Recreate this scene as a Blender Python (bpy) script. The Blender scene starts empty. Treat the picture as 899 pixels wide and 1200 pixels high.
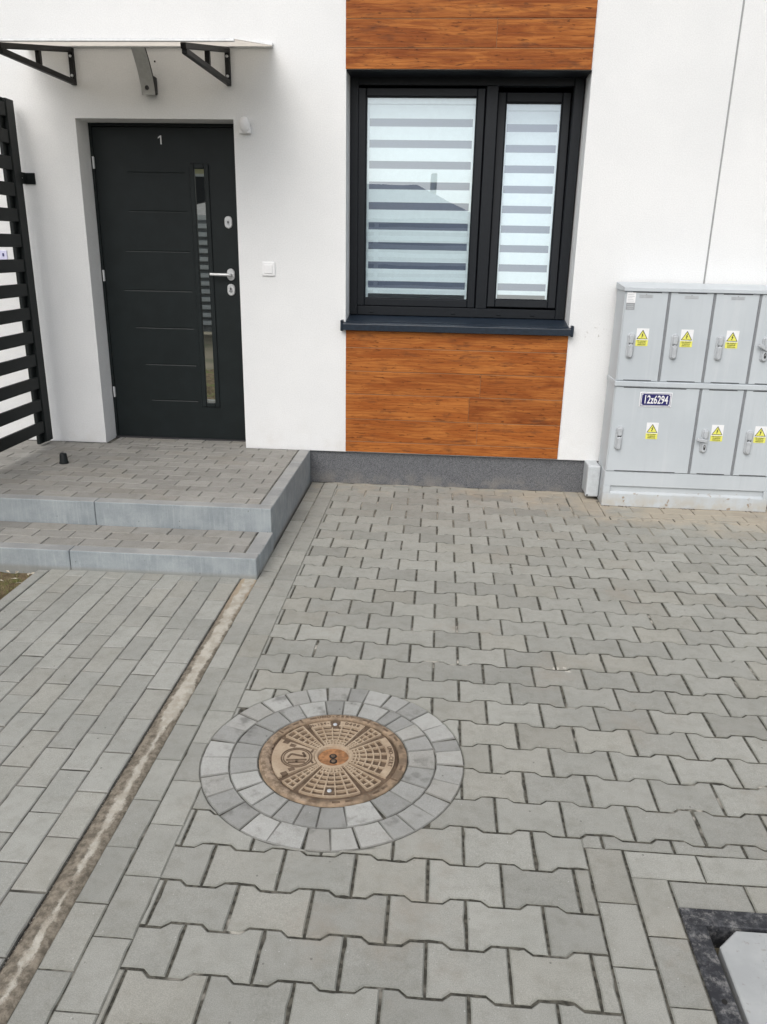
import bpy, bmesh, math, random
from mathutils import Vector, Matrix

random.seed(7)
SC = bpy.context.scene
COL = SC.collection
R = math.radians

# ------------------------------------------------------------------ camera
CAM_POS = Vector((-0.2030, -5.4578, 1.6365))
YAW, PITCH, ROLL = -0.074257, 0.325327, 0.019082
FOCAL_PX = 922.7 / 1200.0          # focal length in picture heights


def cam_axes():
    cy, sy, cp, sp = math.cos(YAW), math.sin(YAW), math.cos(PITCH), math.sin(PITCH)
    f = Vector((sy * cp, cy * cp, -sp))
    r = Vector((cy, -sy, 0))
    u = r.cross(f)
    cr, sr = math.cos(ROLL), math.sin(ROLL)
    return (cr * r + sr * u), (-sr * r + cr * u), f


AX_R, AX_U, AX_F = cam_axes()
cam_data = bpy.data.cameras.new('camera')
cam_data.sensor_fit = 'VERTICAL'
cam_data.sensor_height = 24.0
cam_data.lens = FOCAL_PX * 24.0
cam_data.clip_start = 0.05
cam_data.clip_end = 2000
cam = bpy.data.objects.new('camera', cam_data)
COL.objects.link(cam)
mt = Matrix((AX_R, AX_U, -AX_F)).transposed().to_4x4()
mt.translation = CAM_POS
cam.matrix_world = mt
SC.camera = cam


def in_view(x, y, z=0.0, margin=0.12):
    d = Vector((x, y, z)) - CAM_POS
    w = d.dot(AX_F)
    if w < 0.2:
        return False
    u, v = FOCAL_PX * d.dot(AX_R) / w, FOCAL_PX * d.dot(AX_U) / w
    return abs(u) < 0.3745 + margin / w * FOCAL_PX and abs(v) < 0.5 + margin / w * FOCAL_PX


# ------------------------------------------------------------------ light
SUN_DIR = Vector((-0.25, -0.80, 0.85)).normalized()
world = bpy.data.worlds.new('World')
SC.world = world
world.use_nodes = True
wn = world.node_tree
for n in list(wn.nodes):
    wn.nodes.remove(n)
sky = wn.nodes.new('ShaderNodeTexSky')
sky.sky_type = 'NISHITA'
sky.sun_disc = False
sky.sun_elevation = math.asin(SUN_DIR.z)
sky.sun_rotation = math.atan2(SUN_DIR.x, SUN_DIR.y)
sky.air_density = 1.0
sky.dust_density = 3.0
hs = wn.nodes.new('ShaderNodeHueSaturation')
hs.inputs['Saturation'].default_value = 0.36
bg = wn.nodes.new('ShaderNodeBackground')
bg.inputs['Strength'].default_value = 0.15
wo = wn.nodes.new('ShaderNodeOutputWorld')
wn.links.new(sky.outputs[0], hs.inputs['Color'])
wn.links.new(hs.outputs[0], bg.inputs['Color'])
wn.links.new(bg.outputs[0], wo.inputs['Surface'])

sun_d = bpy.data.lights.new('sun', 'SUN')
sun_d.energy = 0.85
sun_d.angle = R(50)
sun_d.color = (1.0, 0.98, 0.955)
sun = bpy.data.objects.new('sun', sun_d)
COL.objects.link(sun)
sun.rotation_euler = SUN_DIR.to_track_quat('Z', 'Y').to_euler()

SC.view_settings.view_transform = 'Standard'
SC.view_settings.look = 'None'
SC.view_settings.exposure = 0.38
SC.view_settings.gamma = 1.0
SC.view_settings.use_curve_mapping = False


# ------------------------------------------------------------------ materials
class NT:
    """small helper to write node trees"""

    def __init__(self, name):
        self.m = bpy.data.materials.new(name)
        self.m.use_nodes = True
        self.t = self.m.node_tree
        self.p = self.t.nodes['Principled BSDF']
        self.out = self.t.nodes['Material Output']

    def n(self, typ, **kw):
        nd = self.t.nodes.new(typ)
        for k, v in kw.items():
            setattr(nd, k, v)
        return nd

    def link(self, a, b):
        self.t.links.new(a, b)

    def val(self, sock, v):
        if hasattr(v, 'is_output'):
            self.link(v, sock)
        else:
            sock.default_value = v

    def math(self, op, a, b=0.0, clamp=False):
        nd = self.n('ShaderNodeMath', operation=op, use_clamp=clamp)
        self.val(nd.inputs[0], a)
        self.val(nd.inputs[1], b)
        return nd.outputs[0]

    def noise(self, vec, scale, detail=3.0, rough=0.55, dist=0.0):
        nd = self.n('ShaderNodeTexNoise')
        if vec is not None:
            self.link(vec, nd.inputs['Vector'])
        nd.inputs['Scale'].default_value = scale
        nd.inputs['Detail'].default_value = detail
        nd.inputs['Roughness'].default_value = rough
        nd.inputs['Distortion'].default_value = dist
        return nd.outputs['Fac']

    def rng(self, v, a, b, c=0.0, d=1.0, smooth=True):
        nd = self.n('ShaderNodeMapRange')
        nd.interpolation_type = 'SMOOTHSTEP' if smooth else 'LINEAR'
        self.val(nd.inputs['Value'], v)
        for i, x in zip(('From Min', 'From Max', 'To Min', 'To Max'), (a, b, c, d)):
            nd.inputs[i].default_value = x
        return nd.outputs[0]

    def mix(self, f, a, b, mode='MIX'):
        nd = self.n('ShaderNodeMix', data_type='RGBA', blend_type=mode)
        self.val(nd.inputs[0], f)
        for s, v in ((nd.inputs[6], a), (nd.inputs[7], b)):
            if isinstance(v, tuple):
                s.default_value = (*v, 1.0) if len(v) == 3 else v
            else:
                self.link(v, s)
        return nd.outputs[2]

    def scale(self, vec, s):
        nd = self.n('ShaderNodeVectorMath', operation='MULTIPLY')
        self.link(vec, nd.inputs[0])
        nd.inputs[1].default_value = s
        return nd.outputs[0]

    def add(self, vec, v2):
        nd = self.n('ShaderNodeVectorMath', operation='ADD')
        self.link(vec, nd.inputs[0])
        self.val(nd.inputs[1], v2)
        return nd.outputs[0]

    def pos(self):
        return self.n('ShaderNodeNewGeometry').outputs['Position']

    def obj(self):
        return self.n('ShaderNodeTexCoord').outputs['Object']

    def rand(self):
        return self.n('ShaderNodeObjectInfo').outputs['Random']

    def sep(self, vec):
        nd = self.n('ShaderNodeSeparateXYZ')
        self.link(vec, nd.inputs[0])
        return nd.outputs

    def bump(self, h, strength=0.3, dist=0.002, prev=None):
        nd = self.n('ShaderNodeBump')
        nd.inputs['Strength'].default_value = strength
        nd.inputs['Distance'].default_value = dist
        self.link(h, nd.inputs['Height'])
        if prev is not None:
            self.link(prev, nd.inputs['Normal'])
        return nd.outputs[0]

    def done(self, color=None, rough=0.7, normal=None, metallic=0.0, spec=0.5):
        if color is not None:
            if isinstance(color, tuple):
                self.p.inputs['Base Color'].default_value = (*color, 1)
            else:
                self.link(color, self.p.inputs['Base Color'])
        self.val(self.p.inputs['Roughness'], rough)
        self.val(self.p.inputs['Metallic'], metallic)
        self.p.inputs['Specular IOR Level'].default_value = spec
        if normal is not None:
            self.link(normal, self.p.inputs['Normal'])
        return self.m


def simple(name, color, rough=0.5, metallic=0.0, var=0.06, bump=0.0, scale=40.0, spec=0.5):
    t = NT(name)
    p = t.pos()
    f = t.noise(p, scale, 4)
    dark = tuple(c * (1 - var) for c in color)
    lite = tuple(min(1, c * (1 + var)) for c in color)
    c = t.mix(t.rng(f, 0.35, 0.65), dark, lite)
    nrm = t.bump(t.noise(p, scale * 12, 2), bump, 0.001) if bump else None
    return t.done(c, rough, nrm, metallic, spec)


def mat_paver(name, base, var=0.10, sand=True, dark_spots=0.3, smudge=0.0):
    t = NT(name)
    p = t.pos()
    r = t.rand()
    base_c = tuple(base)
    c = t.mix(r, tuple(b * (1 - var) for b in base_c), tuple(b * (1 + var) for b in base_c))
    # a few stones are warmer
    r2 = t.math('FRACT', t.math('MULTIPLY', r, 17.31))
    c = t.mix(t.rng(r2, 0.60, 1.0, 0, 0.28), c, (base[0] * 0.98, base[1] * 0.915, base[2] * 0.83))
    # cloudy wear and fine speckle
    c = t.mix(t.rng(t.noise(p, 5, 5, 0.6), 0.35, 0.7, 0, 0.5), c, (0.80, 0.81, 0.80), 'MULTIPLY')
    off = t.n('ShaderNodeCombineXYZ')
    t.link(t.math('MULTIPLY', r, 37.0), off.inputs[0])
    pr = t.add(p, off.outputs[0])
    c = t.mix(t.rng(t.noise(pr, 22, 4, 0.65), 0.42, 0.72, 0, 0.55), c, (0.80, 0.79, 0.76), 'MULTIPLY')
    if smudge:
        c = t.mix(t.rng(t.noise(pr, 11, 3, 0.6), 0.55, 0.74, 0, smudge), c, (0.10, 0.098, 0.092))
    fine = t.noise(p, 420, 3, 0.7)
    c = t.mix(t.rng(fine, 0.3, 0.7), t.mix(1.0, c, (0.82, 0.82, 0.82), 'MULTIPLY'), t.mix(1.0, c, (1.14, 1.14, 1.13), 'MULTIPLY'))
    vo = t.n('ShaderNodeTexVoronoi')
    vo.inputs['Scale'].default_value = 26
    t.link(p, vo.inputs['Vector'])
    spot = t.math('MULTIPLY', t.rng(vo.outputs['Distance'], 0.06, 0.11, 1, 0),
                  t.math('GREATER_THAN', t.sep(vo.outputs['Color'])[0], 0.86))
    c = t.mix(t.math('MULTIPLY', spot, dark_spots + 0.25), c, (0.07, 0.066, 0.06))
    vo2 = t.n('ShaderNodeTexVoronoi')
    vo2.inputs['Scale'].default_value = 60
    t.link(p, vo2.inputs['Vector'])
    fl = t.math('MULTIPLY', t.rng(vo2.outputs['Distance'], 0.08, 0.13, 1, 0),
                t.math('GREATER_THAN', t.sep(vo2.outputs['Color'])[1], 0.90))
    c = t.mix(t.math('MULTIPLY', fl, 0.4), c, (0.6, 0.6, 0.58))
    if sand:
        # tan sand washed out over the stones near the wall and the cabinet
        xyz = t.sep(p)
        n1 = t.noise(p, 3.2, 5, 0.65)
        near = t.math('ADD', t.rng(xyz[1], -0.75, -0.05, 0, 0.30, False), t.rng(xyz[0], 0.1, 1.3, 0, 0.30, False))
        m1 = t.math('MULTIPLY', t.rng(t.math('ADD', n1, near), 0.70, 0.96), t.rng(xyz[1], -1.05, -0.5))
        c = t.mix(t.math('MULTIPLY', m1, 0.66), c, (0.41, 0.352, 0.27))
        for sx, sy, sr in ((0.305, -2.533, 0.017), (0.352, -2.552, 0.012), (0.340, -2.525, 0.010)):
            nd = t.n('ShaderNodeVectorMath', operation='DISTANCE')
            t.link(t.add(p, (0, 0, 0)), nd.inputs[0])
            nd.inputs[1].default_value = (sx, sy, 0)
            dd = t.math('ADD', nd.outputs['Value'], t.math('MULTIPLY', t.math('SUBTRACT', t.noise(p, 60, 3), 0.5), 0.022))
            c = t.mix(t.rng(dd, sr * 0.6, sr, 0.75, 0), c, (0.60, 0.57, 0.50))
        # rusty scattered stains
        m2 = t.rng(t.noise(p, 1.5, 6, 0.72), 0.54, 0.72, 0, 0.42)
        c = t.mix(m2, c, (0.27, 0.225, 0.175))
    nb = t.bump(t.noise(p, 260, 4, 0.7), 0.35, 0.0016)
    nb = t.bump(t.noise(pr, 30, 3), 0.3, 0.004, nb)
    return t.done(c, 0.88, nb, spec=0.25)


def mat_joint():
    t = NT('joint_sand')
    p = t.pos()
    c = t.mix(t.rng(t.noise(p, 60, 4), 0.4, 0.62), (0.046, 0.044, 0.036), (0.115, 0.108, 0.088))
    light = t.rng(t.noise(p, 2.6, 4, 0.6), 0.56, 0.68)
    c = t.mix(t.math('MULTIPLY', light, t.rng(t.noise(p, 14, 3), 0.45, 0.6)), c, (0.50, 0.47, 0.41))
    y_ = t.sep(p)[1]
    c = t.mix(t.math('MULTIPLY', t.rng(y_, -1.3, -0.3), t.rng(t.noise(p, 5, 4), 0.42, 0.6, 0, 0.8)), c, (0.46, 0.42, 0.35))
    return t.done(c, 0.95, t.bump(t.noise(p, 300, 3), 0.6, 0.004), spec=0.2)


def mat_plaster():
    t = NT('white_plaster')
    p = t.pos()
    c = t.mix(t.rng(t.noise(p, 1.3, 5, 0.6), 0.3, 0.7), (0.765, 0.77, 0.765), (0.81, 0.812, 0.805))
    c = t.mix(t.rng(t.noise(p, 130, 3, 0.7), 0.35, 0.65), t.mix(1.0, c, (0.935, 0.935, 0.935), 'MULTIPLY'), c)
    # scuffs beside the cabinet
    xyz = t.sep(p)
    d = t.math('ADD', t.math('POWER', t.math('MULTIPLY', t.math('SUBTRACT', xyz[0], 0.795), 11), 2.0),
               t.math('POWER', t.math('MULTIPLY', t.math('SUBTRACT', xyz[2], 1.10), 11), 2.0))
    m = t.math('MULTIPLY', t.rng(d, 0.2, 1.0, 1, 0), t.rng(t.noise(p, 38, 3), 0.60, 0.68))
    c = t.mix(t.math('MULTIPLY', m, 0.6), c, (0.33, 0.30, 0.26))
    # faint splash dirt low on the wall
    low = t.math('MULTIPLY', t.rng(xyz[2], 0.24, 0.55, 1, 0), t.rng(t.noise(p, 6, 5, 0.65), 0.45, 0.75))
    c = t.mix(t.math('MULTIPLY', low, 0.35), c, (0.62, 0.60, 0.56))
    vo = t.n('ShaderNodeTexVoronoi')
    vo.inputs['Scale'].default_value = 430
    t.link(p, vo.inputs['Vector'])
    nb = t.bump(vo.outputs['Distance'], 0.42, 0.0022)
    nb = t.bump(t.noise(p, 130, 3), 0.3, 0.002, nb)
    nb = t.bump(t.noise(p, 3, 2), 0.25, 0.006, nb)
    return t.done(c, 0.92, nb, spec=0.2)


def mat_plinth():
    t = NT('mosaic_plaster')
    p = t.pos()
    vo = t.n('ShaderNodeTexVoronoi')
    vo.inputs['Scale'].default_value = 330
    t.link(p, vo.inputs['Vector'])
    v = t.sep(vo.outputs['Color'])[0]
    c = t.mix(v, (0.055, 0.057, 0.062), (0.20, 0.205, 0.215))
    xyz = t.sep(p)
    dust = t.math('MULTIPLY', t.rng(xyz[2], 0.0, 0.12, 1, 0), t.rng(t.noise(p, 9, 5), 0.4, 0.7))
    c = t.mix(t.math('MULTIPLY', dust, 0.55), c, (0.27, 0.25, 0.22))
    return t.done(c, 0.6, t.bump(vo.outputs['Distance'], 0.6, 0.003), spec=0.4)


def mat_wood():
    t = NT('wood_imitation')
    o = t.obj()
    r = t.rand()
    off = t.n('ShaderNodeCombineXYZ')
    t.link(t.math('MULTIPLY', r, 41.0), off.inputs[0])
    t.link(t.math('MULTIPLY', r, 17.0), off.inputs[2])
    q = t.add(o, off.outputs[0])
    s1 = t.scale(q, (1.6, 6.0, 13.0))
    s2 = t.scale(q, (4.0, 20.0, 62.0))
    broad = t.noise(s1, 1.3, 4, 0.6, 0.8)
    rings = t.n('ShaderNodeTexWave', wave_type='BANDS', bands_direction='Z')
    rings.inputs['Scale'].default_value = 1.1
    rings.inputs['Distortion'].default_value = 15.0
    rings.inputs['Detail'].default_value = 4.0
    rings.inputs['Detail Scale'].default_value = 0.7
    rings.inputs['Detail Roughness'].default_value = 0.62
    t.link(s1, rings.inputs['Vector'])
    fine = t.noise(s2, 1.0, 5, 0.7, 0.4)
    a = t.mix(r, (0.215, 0.056, 0.012), (0.34, 0.100, 0.020))
    b = t.mix(t.rng(broad, 0.35, 0.68), a, (0.43, 0.150, 0.034))
    c = t.mix(t.rng(rings.outputs['Fac'], 0.62, 0.98, 0, 0.36), b, (0.17, 0.048, 0.013))
    c = t.mix(t.rng(fine, 0.56, 0.70, 0, 0.62), c, (0.12, 0.034, 0.010))
    c = t.mix(t.rng(fine, 0.24, 0.42, 0.22, 0), c, (0.55, 0.25, 0.085))
    fleck = t.noise(t.scale(q, (15.0, 20.0, 85.0)), 1.0, 3, 0.6, 0.6)
    c = t.mix(t.rng(fleck, 0.58, 0.69, 0, 0.80), c, (0.075, 0.022, 0.007))
    cloud = t.rng(t.noise(t.scale(q, (2.0, 6.0, 7.0)), 2.3, 5, 0.65), 0.53, 0.72, 0, 0.66)
    c = t.mix(cloud, c, (0.10, 0.038, 0.018))
    nb = t.bump(t.math('ADD', t.math('MULTIPLY', fine, -1.0), t.math('MULTIPLY', rings.outputs['Fac'], -0.35)), 0.5, 0.0025)
    return t.done(c, 0.58, nb, spec=0.16)


def mat_kerb():
    t = NT('kerb_concrete')
    p = t.pos()
    xyz = t.sep(p)
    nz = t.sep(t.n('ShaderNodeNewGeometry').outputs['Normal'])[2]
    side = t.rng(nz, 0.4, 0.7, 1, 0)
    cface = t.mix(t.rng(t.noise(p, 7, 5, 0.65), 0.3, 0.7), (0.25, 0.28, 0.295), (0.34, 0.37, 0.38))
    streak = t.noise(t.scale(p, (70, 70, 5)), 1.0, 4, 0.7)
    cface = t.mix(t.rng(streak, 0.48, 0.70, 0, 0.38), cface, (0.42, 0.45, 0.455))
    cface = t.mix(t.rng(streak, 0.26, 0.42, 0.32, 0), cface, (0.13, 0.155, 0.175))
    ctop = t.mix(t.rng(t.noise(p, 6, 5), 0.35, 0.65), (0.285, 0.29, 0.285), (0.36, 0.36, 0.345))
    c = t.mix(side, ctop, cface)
    vo = t.n('ShaderNodeTexVoronoi')
    vo.inputs['Scale'].default_value = 38
    t.link(p, vo.inputs['Vector'])
    pit = t.math('MULTIPLY', t.rng(vo.outputs['Distance'], 0.07, 0.14, 1, 0),
                 t.math('GREATER_THAN', t.sep(vo.outputs['Color'])[0], 0.88))
    c = t.mix(t.math('MULTIPLY', pit, 0.8), c, (0.07, 0.07, 0.07))
    c = t.mix(t.rng(t.noise(p, 300, 3), 0.35, 0.7), t.mix(1.0, c, (0.87, 0.87, 0.87), 'MULTIPLY'), c)
    c = t.mix(t.math('MULTIPLY', t.rng(xyz[2], 0.0, 0.03, 1, 0), 0.6), c, (0.21, 0.20, 0.17))
    nb = t.bump(t.noise(p, 200, 4), 0.35, 0.002)
    return t.done(c, 0.85, t.bump(streak, 0.35, 0.002, nb), spec=0.25)


def mat_strip():
    t = NT('dirty_concrete')
    o = t.obj()
    p = t.pos()
    xyz = t.sep(o)
    # distance from the strip's middle, wandering along it
    w1 = t.math('MULTIPLY', t.math('SUBTRACT', t.noise(t.scale(o, (1, 1.6, 1)), 1.0, 2), 0.5), 0.028)
    w2 = t.math('MULTIPLY', t.math('SUBTRACT', t.noise(t.scale(o, (26, 17, 1)), 1.0, 6, 0.75), 0.5), 0.055)
    d = t.math('ABSOLUTE', t.math('ADD', t.math('SUBTRACT', xyz[0], 0.007), t.math('ADD', w1, w2)))
    half = t.math('ADD', t.rng(t.noise(t.scale(o, (1, 1, 1)), 2.3, 4), 0.36, 0.60, 0.000, 0.020), t.rng(xyz[1], -4.0, -2.7, -0.008, 0.010))
    m = t.rng(t.math('SUBTRACT', d, half), -0.004, 0.007, 1, 0)
    clean = t.mix(t.rng(t.noise(p, 20, 4), 0.35, 0.65), (0.36, 0.328, 0.27), (0.47, 0.442, 0.38))
    dirt = t.mix(t.rng(t.noise(p, 45, 5, 0.7), 0.35, 0.65), (0.125, 0.108, 0.084), (0.27, 0.235, 0.185))
    dirt = t.mix(t.rng(t.math('ABSOLUTE', xyz[0]), 0.036, 0.046, 0, 0.8), dirt, (0.05, 0.045, 0.038))
    # towards the steps the strip is covered with tan sand
    dirt = t.mix(t.rng(xyz[1], -2.4, -1.8, 0, 0.85), dirt, (0.40, 0.325, 0.235))
    c = t.mix(m, dirt, clean)
    nb = t.bump(t.noise(p, 140, 4, 0.7), 0.7, 0.004)
    return t.done(c, 0.92, t.bump(t.noise(p, 24, 3), 0.5, 0.008, nb), spec=0.2)


def mat_cabinet():
    t = NT('grey_polyester')
    p = t.pos()
    xyz = t.sep(p)
    c = t.mix(t.rng(t.noise(p, 2.5, 4), 0.3, 0.7), (0.465, 0.50, 0.522), (0.51, 0.545, 0.565))
    streak = t.noise(t.scale(p, (26, 26, 1.2)), 1.0, 3, 0.6)
    c = t.mix(t.rng(streak, 0.55, 0.72, 0, 0.28), c, (0.58, 0.60, 0.615))
    c = t.mix(t.rng(streak, 0.25, 0.40, 0.22, 0), c, (0.40, 0.42, 0.445))
    low = t.math('MULTIPLY', t.rng(xyz[2], 0.01, 0.13, 1, 0), t.rng(t.noise(p, 7, 5, 0.65), 0.38, 0.62))
    c = t.mix(t.math('MULTIPLY', low, 0.55), c, (0.42, 0.36, 0.26))
    rust = t.math('MULTIPLY', t.rng(xyz[2], 0.05, 0.17, 1, 0), t.rng(t.noise(p, 17, 4, 0.6), 0.64, 0.70))
    c = t.mix(t.math('MULTIPLY', rust, 0.75), c, (0.24, 0.155, 0.08))
    return t.done(c, 0.42, t.bump(t.noise(p, 320, 2), 0.12, 0.001), spec=0.4)


def mat_iron():
    t = NT('cast_iron_worn')
    p = t.pos()
    xyz = t.sep(p)
    c = t.mix(t.rng(t.noise(p, 18, 5, 0.65), 0.3, 0.7), (0.345, 0.258, 0.175), (0.455, 0.362, 0.26))
    c = t.mix(t.rng(t.noise(p, 9, 4, 0.6), 0.5, 0.72, 0, 0.55), c, (0.195, 0.125, 0.078))
    c = t.mix(t.rng(t.noise(p, 130, 4, 0.7), 0.5, 0.72, 0, 0.5), c, (0.25, 0.175, 0.115))
    return t.done(c, 0.72, t.bump(t.noise(p, 260, 4), 0.4, 0.0015), spec=0.35)


def mat_iron_dirt():
    t = NT('rusty_dirt')
    p = t.pos()
    c = t.mix(t.rng(t.noise(p, 30, 5, 0.65), 0.3, 0.7), (0.095, 0.066, 0.045), (0.17, 0.12, 0.082))
    return t.done(c, 0.9, t.bump(t.noise(p, 200, 4), 0.6, 0.002), spec=0.2)


def mat_soil():
    t = NT('soil')
    p = t.pos()
    c = t.mix(t.rng(t.noise(p, 14, 5, 0.7), 0.35, 0.68), (0.095, 0.068, 0.036), (0.22, 0.165, 0.10))
    c = t.mix(t.rng(t.noise(p, 5, 4), 0.5, 0.62), c, (0.12, 0.135, 0.042))
    return t.done(c, 0.95, t.bump(t.noise(p, 80, 5, 0.7), 0.9, 0.012), spec=0.2)


def mat_blades():
    t = NT('grass_blades')
    r = t.noise(t.pos(), 23, 3)
    c = t.mix(t.rng(r, 0.35, 0.62), (0.085, 0.125, 0.03), (0.27, 0.245, 0.11))
    return t.done(c, 0.8, spec=0.2)


def mat_glass():
    t = NT('window_glass')
    tr = t.n('ShaderNodeBsdfTransparent')
    tr.inputs['Color'].default_value = (0.86, 0.945, 0.96, 1)
    gl = t.n('ShaderNodeBsdfGlossy')
    gl.inputs['Roughness'].default_value = 0.002
    gl.inputs['Color'].default_value = (0.87, 0.94, 1.0, 1)
    lw = t.n('ShaderNodeLayerWeight')
    lw.inputs['Blend'].default_value = 0.5
    schlick = t.math('ADD', t.math('MULTIPLY', t.math('POWER', lw.outputs['Facing'], 5.0), 0.77), 0.23)
    t.link(t.bump(t.noise(t.pos(), 2.2, 2), 0.02, 0.02), gl.inputs['Normal'])
    mx = t.n('ShaderNodeMixShader')
    t.link(schlick, mx.inputs[0])
    t.link(tr.outputs[0], mx.inputs[1])
    t.link(gl.outputs[0], mx.inputs[2])
    t.link(mx.outputs[0], t.out.inputs['Surface'])
    return t.m


def mat_canopy():
    t = NT('opal_sheet')
    p = t.pos()
    tr = t.n('ShaderNodeBsdfTranslucent')
    tr.inputs['Color'].default_value = (0.84, 0.81, 0.765, 1)
    t.done(t.mix(t.rng(t.noise(p, 5, 4), 0.4, 0.7), (0.66, 0.66, 0.64), (0.60, 0.60, 0.58)), 0.3)
    mx = t.n('ShaderNodeMixShader')
    mx.inputs[0].default_value = 0.80
    t.link(t.p.outputs[0], mx.inputs[1])
    t.link(tr.outputs[0], mx.inputs[2])
    t.link(mx.outputs[0], t.out.inputs['Surface'])
    return t.m


def mat_ground():
    t = NT('ground_earth')
    p = t.pos()
    c = t.mix(t.rng(t.noise(p, 0.6, 5), 0.4, 0.6), (0.10, 0.105, 0.06), (0.20, 0.17, 0.12))
    return t.done(c, 0.95, t.bump(t.noise(p, 20, 4), 0.5, 0.02))


def mat_access_frame():
    t = NT('black_frame_worn')
    p = t.pos()
    c = t.mix(t.rng(t.noise(p, 30, 6, 0.8), 0.45, 0.66), (0.016, 0.017, 0.021), (0.075, 0.077, 0.082))
    c = t.mix(t.rng(t.noise(p, 26, 8, 0.85), 0.50, 0.62, 0, 0.7), c, (0.24, 0.235, 0.225))
    return t.done(c, 0.65, t.bump(t.noise(p, 180, 4), 0.6, 0.003))


def mat_access_lid():
    t = NT('pale_concrete')
    p = t.pos()
    c = t.mix(t.rng(t.noise(p, 6, 5, 0.6), 0.35, 0.7), (0.345, 0.355, 0.352), (0.43, 0.44, 0.432))
    c = t.mix(t.rng(t.noise(t.scale(p, (8, 30, 8)), 1.0, 4, 0.7), 0.6, 0.75, 0, 0.3), c, (0.42, 0.40, 0.37))
    c = t.mix(t.rng(t.noise(p, 70, 4), 0.62, 0.70, 0, 0.5), c, (0.25, 0.23, 0.2))
    return t.done(c, 0.8, t.bump(t.noise(p, 90, 3), 0.2, 0.002))


M = {}
M['paver'] = mat_paver('grey_paver', (0.322, 0.319, 0.290), 0.115)
M['path'] = mat_paver('path_paver', (0.335, 0.334, 0.306), 0.085, sand=False, dark_spots=0.35)
M['landing'] = mat_paver('landing_paver', (0.295, 0.284, 0.262), 0.10, sand=False)
M['sett'] = mat_paver('sett_stone', (0.345, 0.343, 0.325), 0.22, sand=False, dark_spots=0.45, smudge=0.55)
M['joint'] = mat_joint()
M['joint_path'] = simple('washed_joint_sand', (0.105, 0.10, 0.085), 0.95, var=0.6, bump=0.4, scale=9, spec=0.2)
EDGE = {}  # chamfers and sides, coloured slightly darker than the stone tops
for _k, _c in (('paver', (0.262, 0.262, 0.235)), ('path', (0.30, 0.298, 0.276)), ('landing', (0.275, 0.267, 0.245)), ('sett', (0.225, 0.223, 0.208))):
    EDGE[_k + '_edge'] = mat_paver(_k + '_darker_edge', _c, 0.12, sand=(_k == 'paver'))
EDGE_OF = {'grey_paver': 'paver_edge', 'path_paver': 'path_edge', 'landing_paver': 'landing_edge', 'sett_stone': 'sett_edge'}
M['plaster'] = mat_plaster()
M['plinth'] = mat_plinth()
M['wood'] = mat_wood()
M['kerb'] = mat_kerb()
M['strip'] = mat_strip()
M['cabinet'] = mat_cabinet()
M['cab_dark'] = simple('cabinet_gap', (0.20, 0.21, 0.22), 0.6)
M['slot'] = simple('dark_slot', (0.03, 0.03, 0.032), 0.8)
M['handle'] = simple('grey_handle', (0.43, 0.45, 0.465), 0.35)
M['iron'] = mat_iron()
M['iron_dirt'] = mat_iron_dirt()
M['iron_rim'] = simple('rusty_rim', (0.24, 0.172, 0.112), 0.8, var=0.35, bump=0.4, scale=25)
M['rust'] = simple('orange_rust', (0.30, 0.145, 0.062), 0.8, var=0.30, bump=0.5, scale=60)
M['black_hole'] = simple('black_hole', (0.012, 0.011, 0.01), 0.9)
M['anthracite'] = simple('anthracite_frame', (0.0085, 0.0105, 0.0135), 0.45, var=0.08, bump=0.06, spec=0.28)
M['door'] = simple('door_coating', (0.0085, 0.0125, 0.0130), 0.48, var=0.10, bump=0.12, scale=9, spec=0.28)
M['black'] = simple('black_coating', (0.0075, 0.010, 0.0098), 0.5, var=0.1, bump=0.06, spec=0.25)
M['bracket'] = simple('bracket_coating', (0.008, 0.008, 0.008), 0.5, var=0.1, spec=0.25)
M['sill'] = simple('sill_coating', (0.011, 0.019, 0.031), 0.38, var=0.18, spec=0.4)
M['steel'] = simple('brushed_steel', (0.62, 0.63, 0.64), 0.28, metallic=0.85, bump=0.05)
M['satin'] = simple('satin_silver', (0.66, 0.67, 0.67), 0.35, metallic=0.35)
M['white'] = simple('white_plastic', (0.80, 0.80, 0.80), 0.35, var=0.02)
M['white_print'] = simple('white_print', (0.78, 0.78, 0.78), 0.5, var=0.02)
M['yellow'] = simple('yellow_print', (0.74, 0.72, 0.13), 0.45, var=0.04)
M['black_print'] = simple('black_print', (0.02, 0.02, 0.02), 0.5)
M['blue_print'] = simple('blue_enamel', (0.020, 0.018, 0.115), 0.3, var=0.05)
M['grey_print'] = simple('grey_print', (0.30, 0.31, 0.32), 0.5)
M['fabric'] = simple('blind_fabric', (0.86, 0.87, 0.88), 0.9, var=0.02, bump=0.1)
M['sheer'] = simple('sheer_fabric', (0.145, 0.155, 0.215), 0.9, var=0.03, bump=0.1)
M['lamp_grey'] = simple('lamp_aluminium', (0.37, 0.375, 0.365), 0.42)
M['lamp_side'] = simple('lamp_side', (0.014, 0.014, 0.015), 0.5, spec=0.3)
M['box_grey'] = simple('box_plastic', (0.50, 0.53, 0.545), 0.45, var=0.05)
M['glass'] = mat_glass()
_t = NT('clear_glass')
_c = _t.n('ShaderNodeBsdfTransparent')
_t.link(_c.outputs[0], _t.out.inputs['Surface'])
M['clear'] = _t.m
M['mirror'] = simple('mirror_glass', (0.62, 0.65, 0.62), 0.012, metallic=1.0, var=0.01)
M['canopy'] = mat_canopy()
M['soil'] = mat_soil()
M['blades'] = mat_blades()
M['ground'] = mat_ground()
M['seam'] = simple('pale_seam', (0.27, 0.15, 0.075), 0.8)
M['room'] = simple('room_paint', (0.30, 0.29, 0.28), 0.9)
M['access_frame'] = mat_access_frame()
M['access_lid'] = mat_access_lid()
M['filler'] = simple('joint_filler', (0.33, 0.34, 0.34), 0.8)
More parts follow.
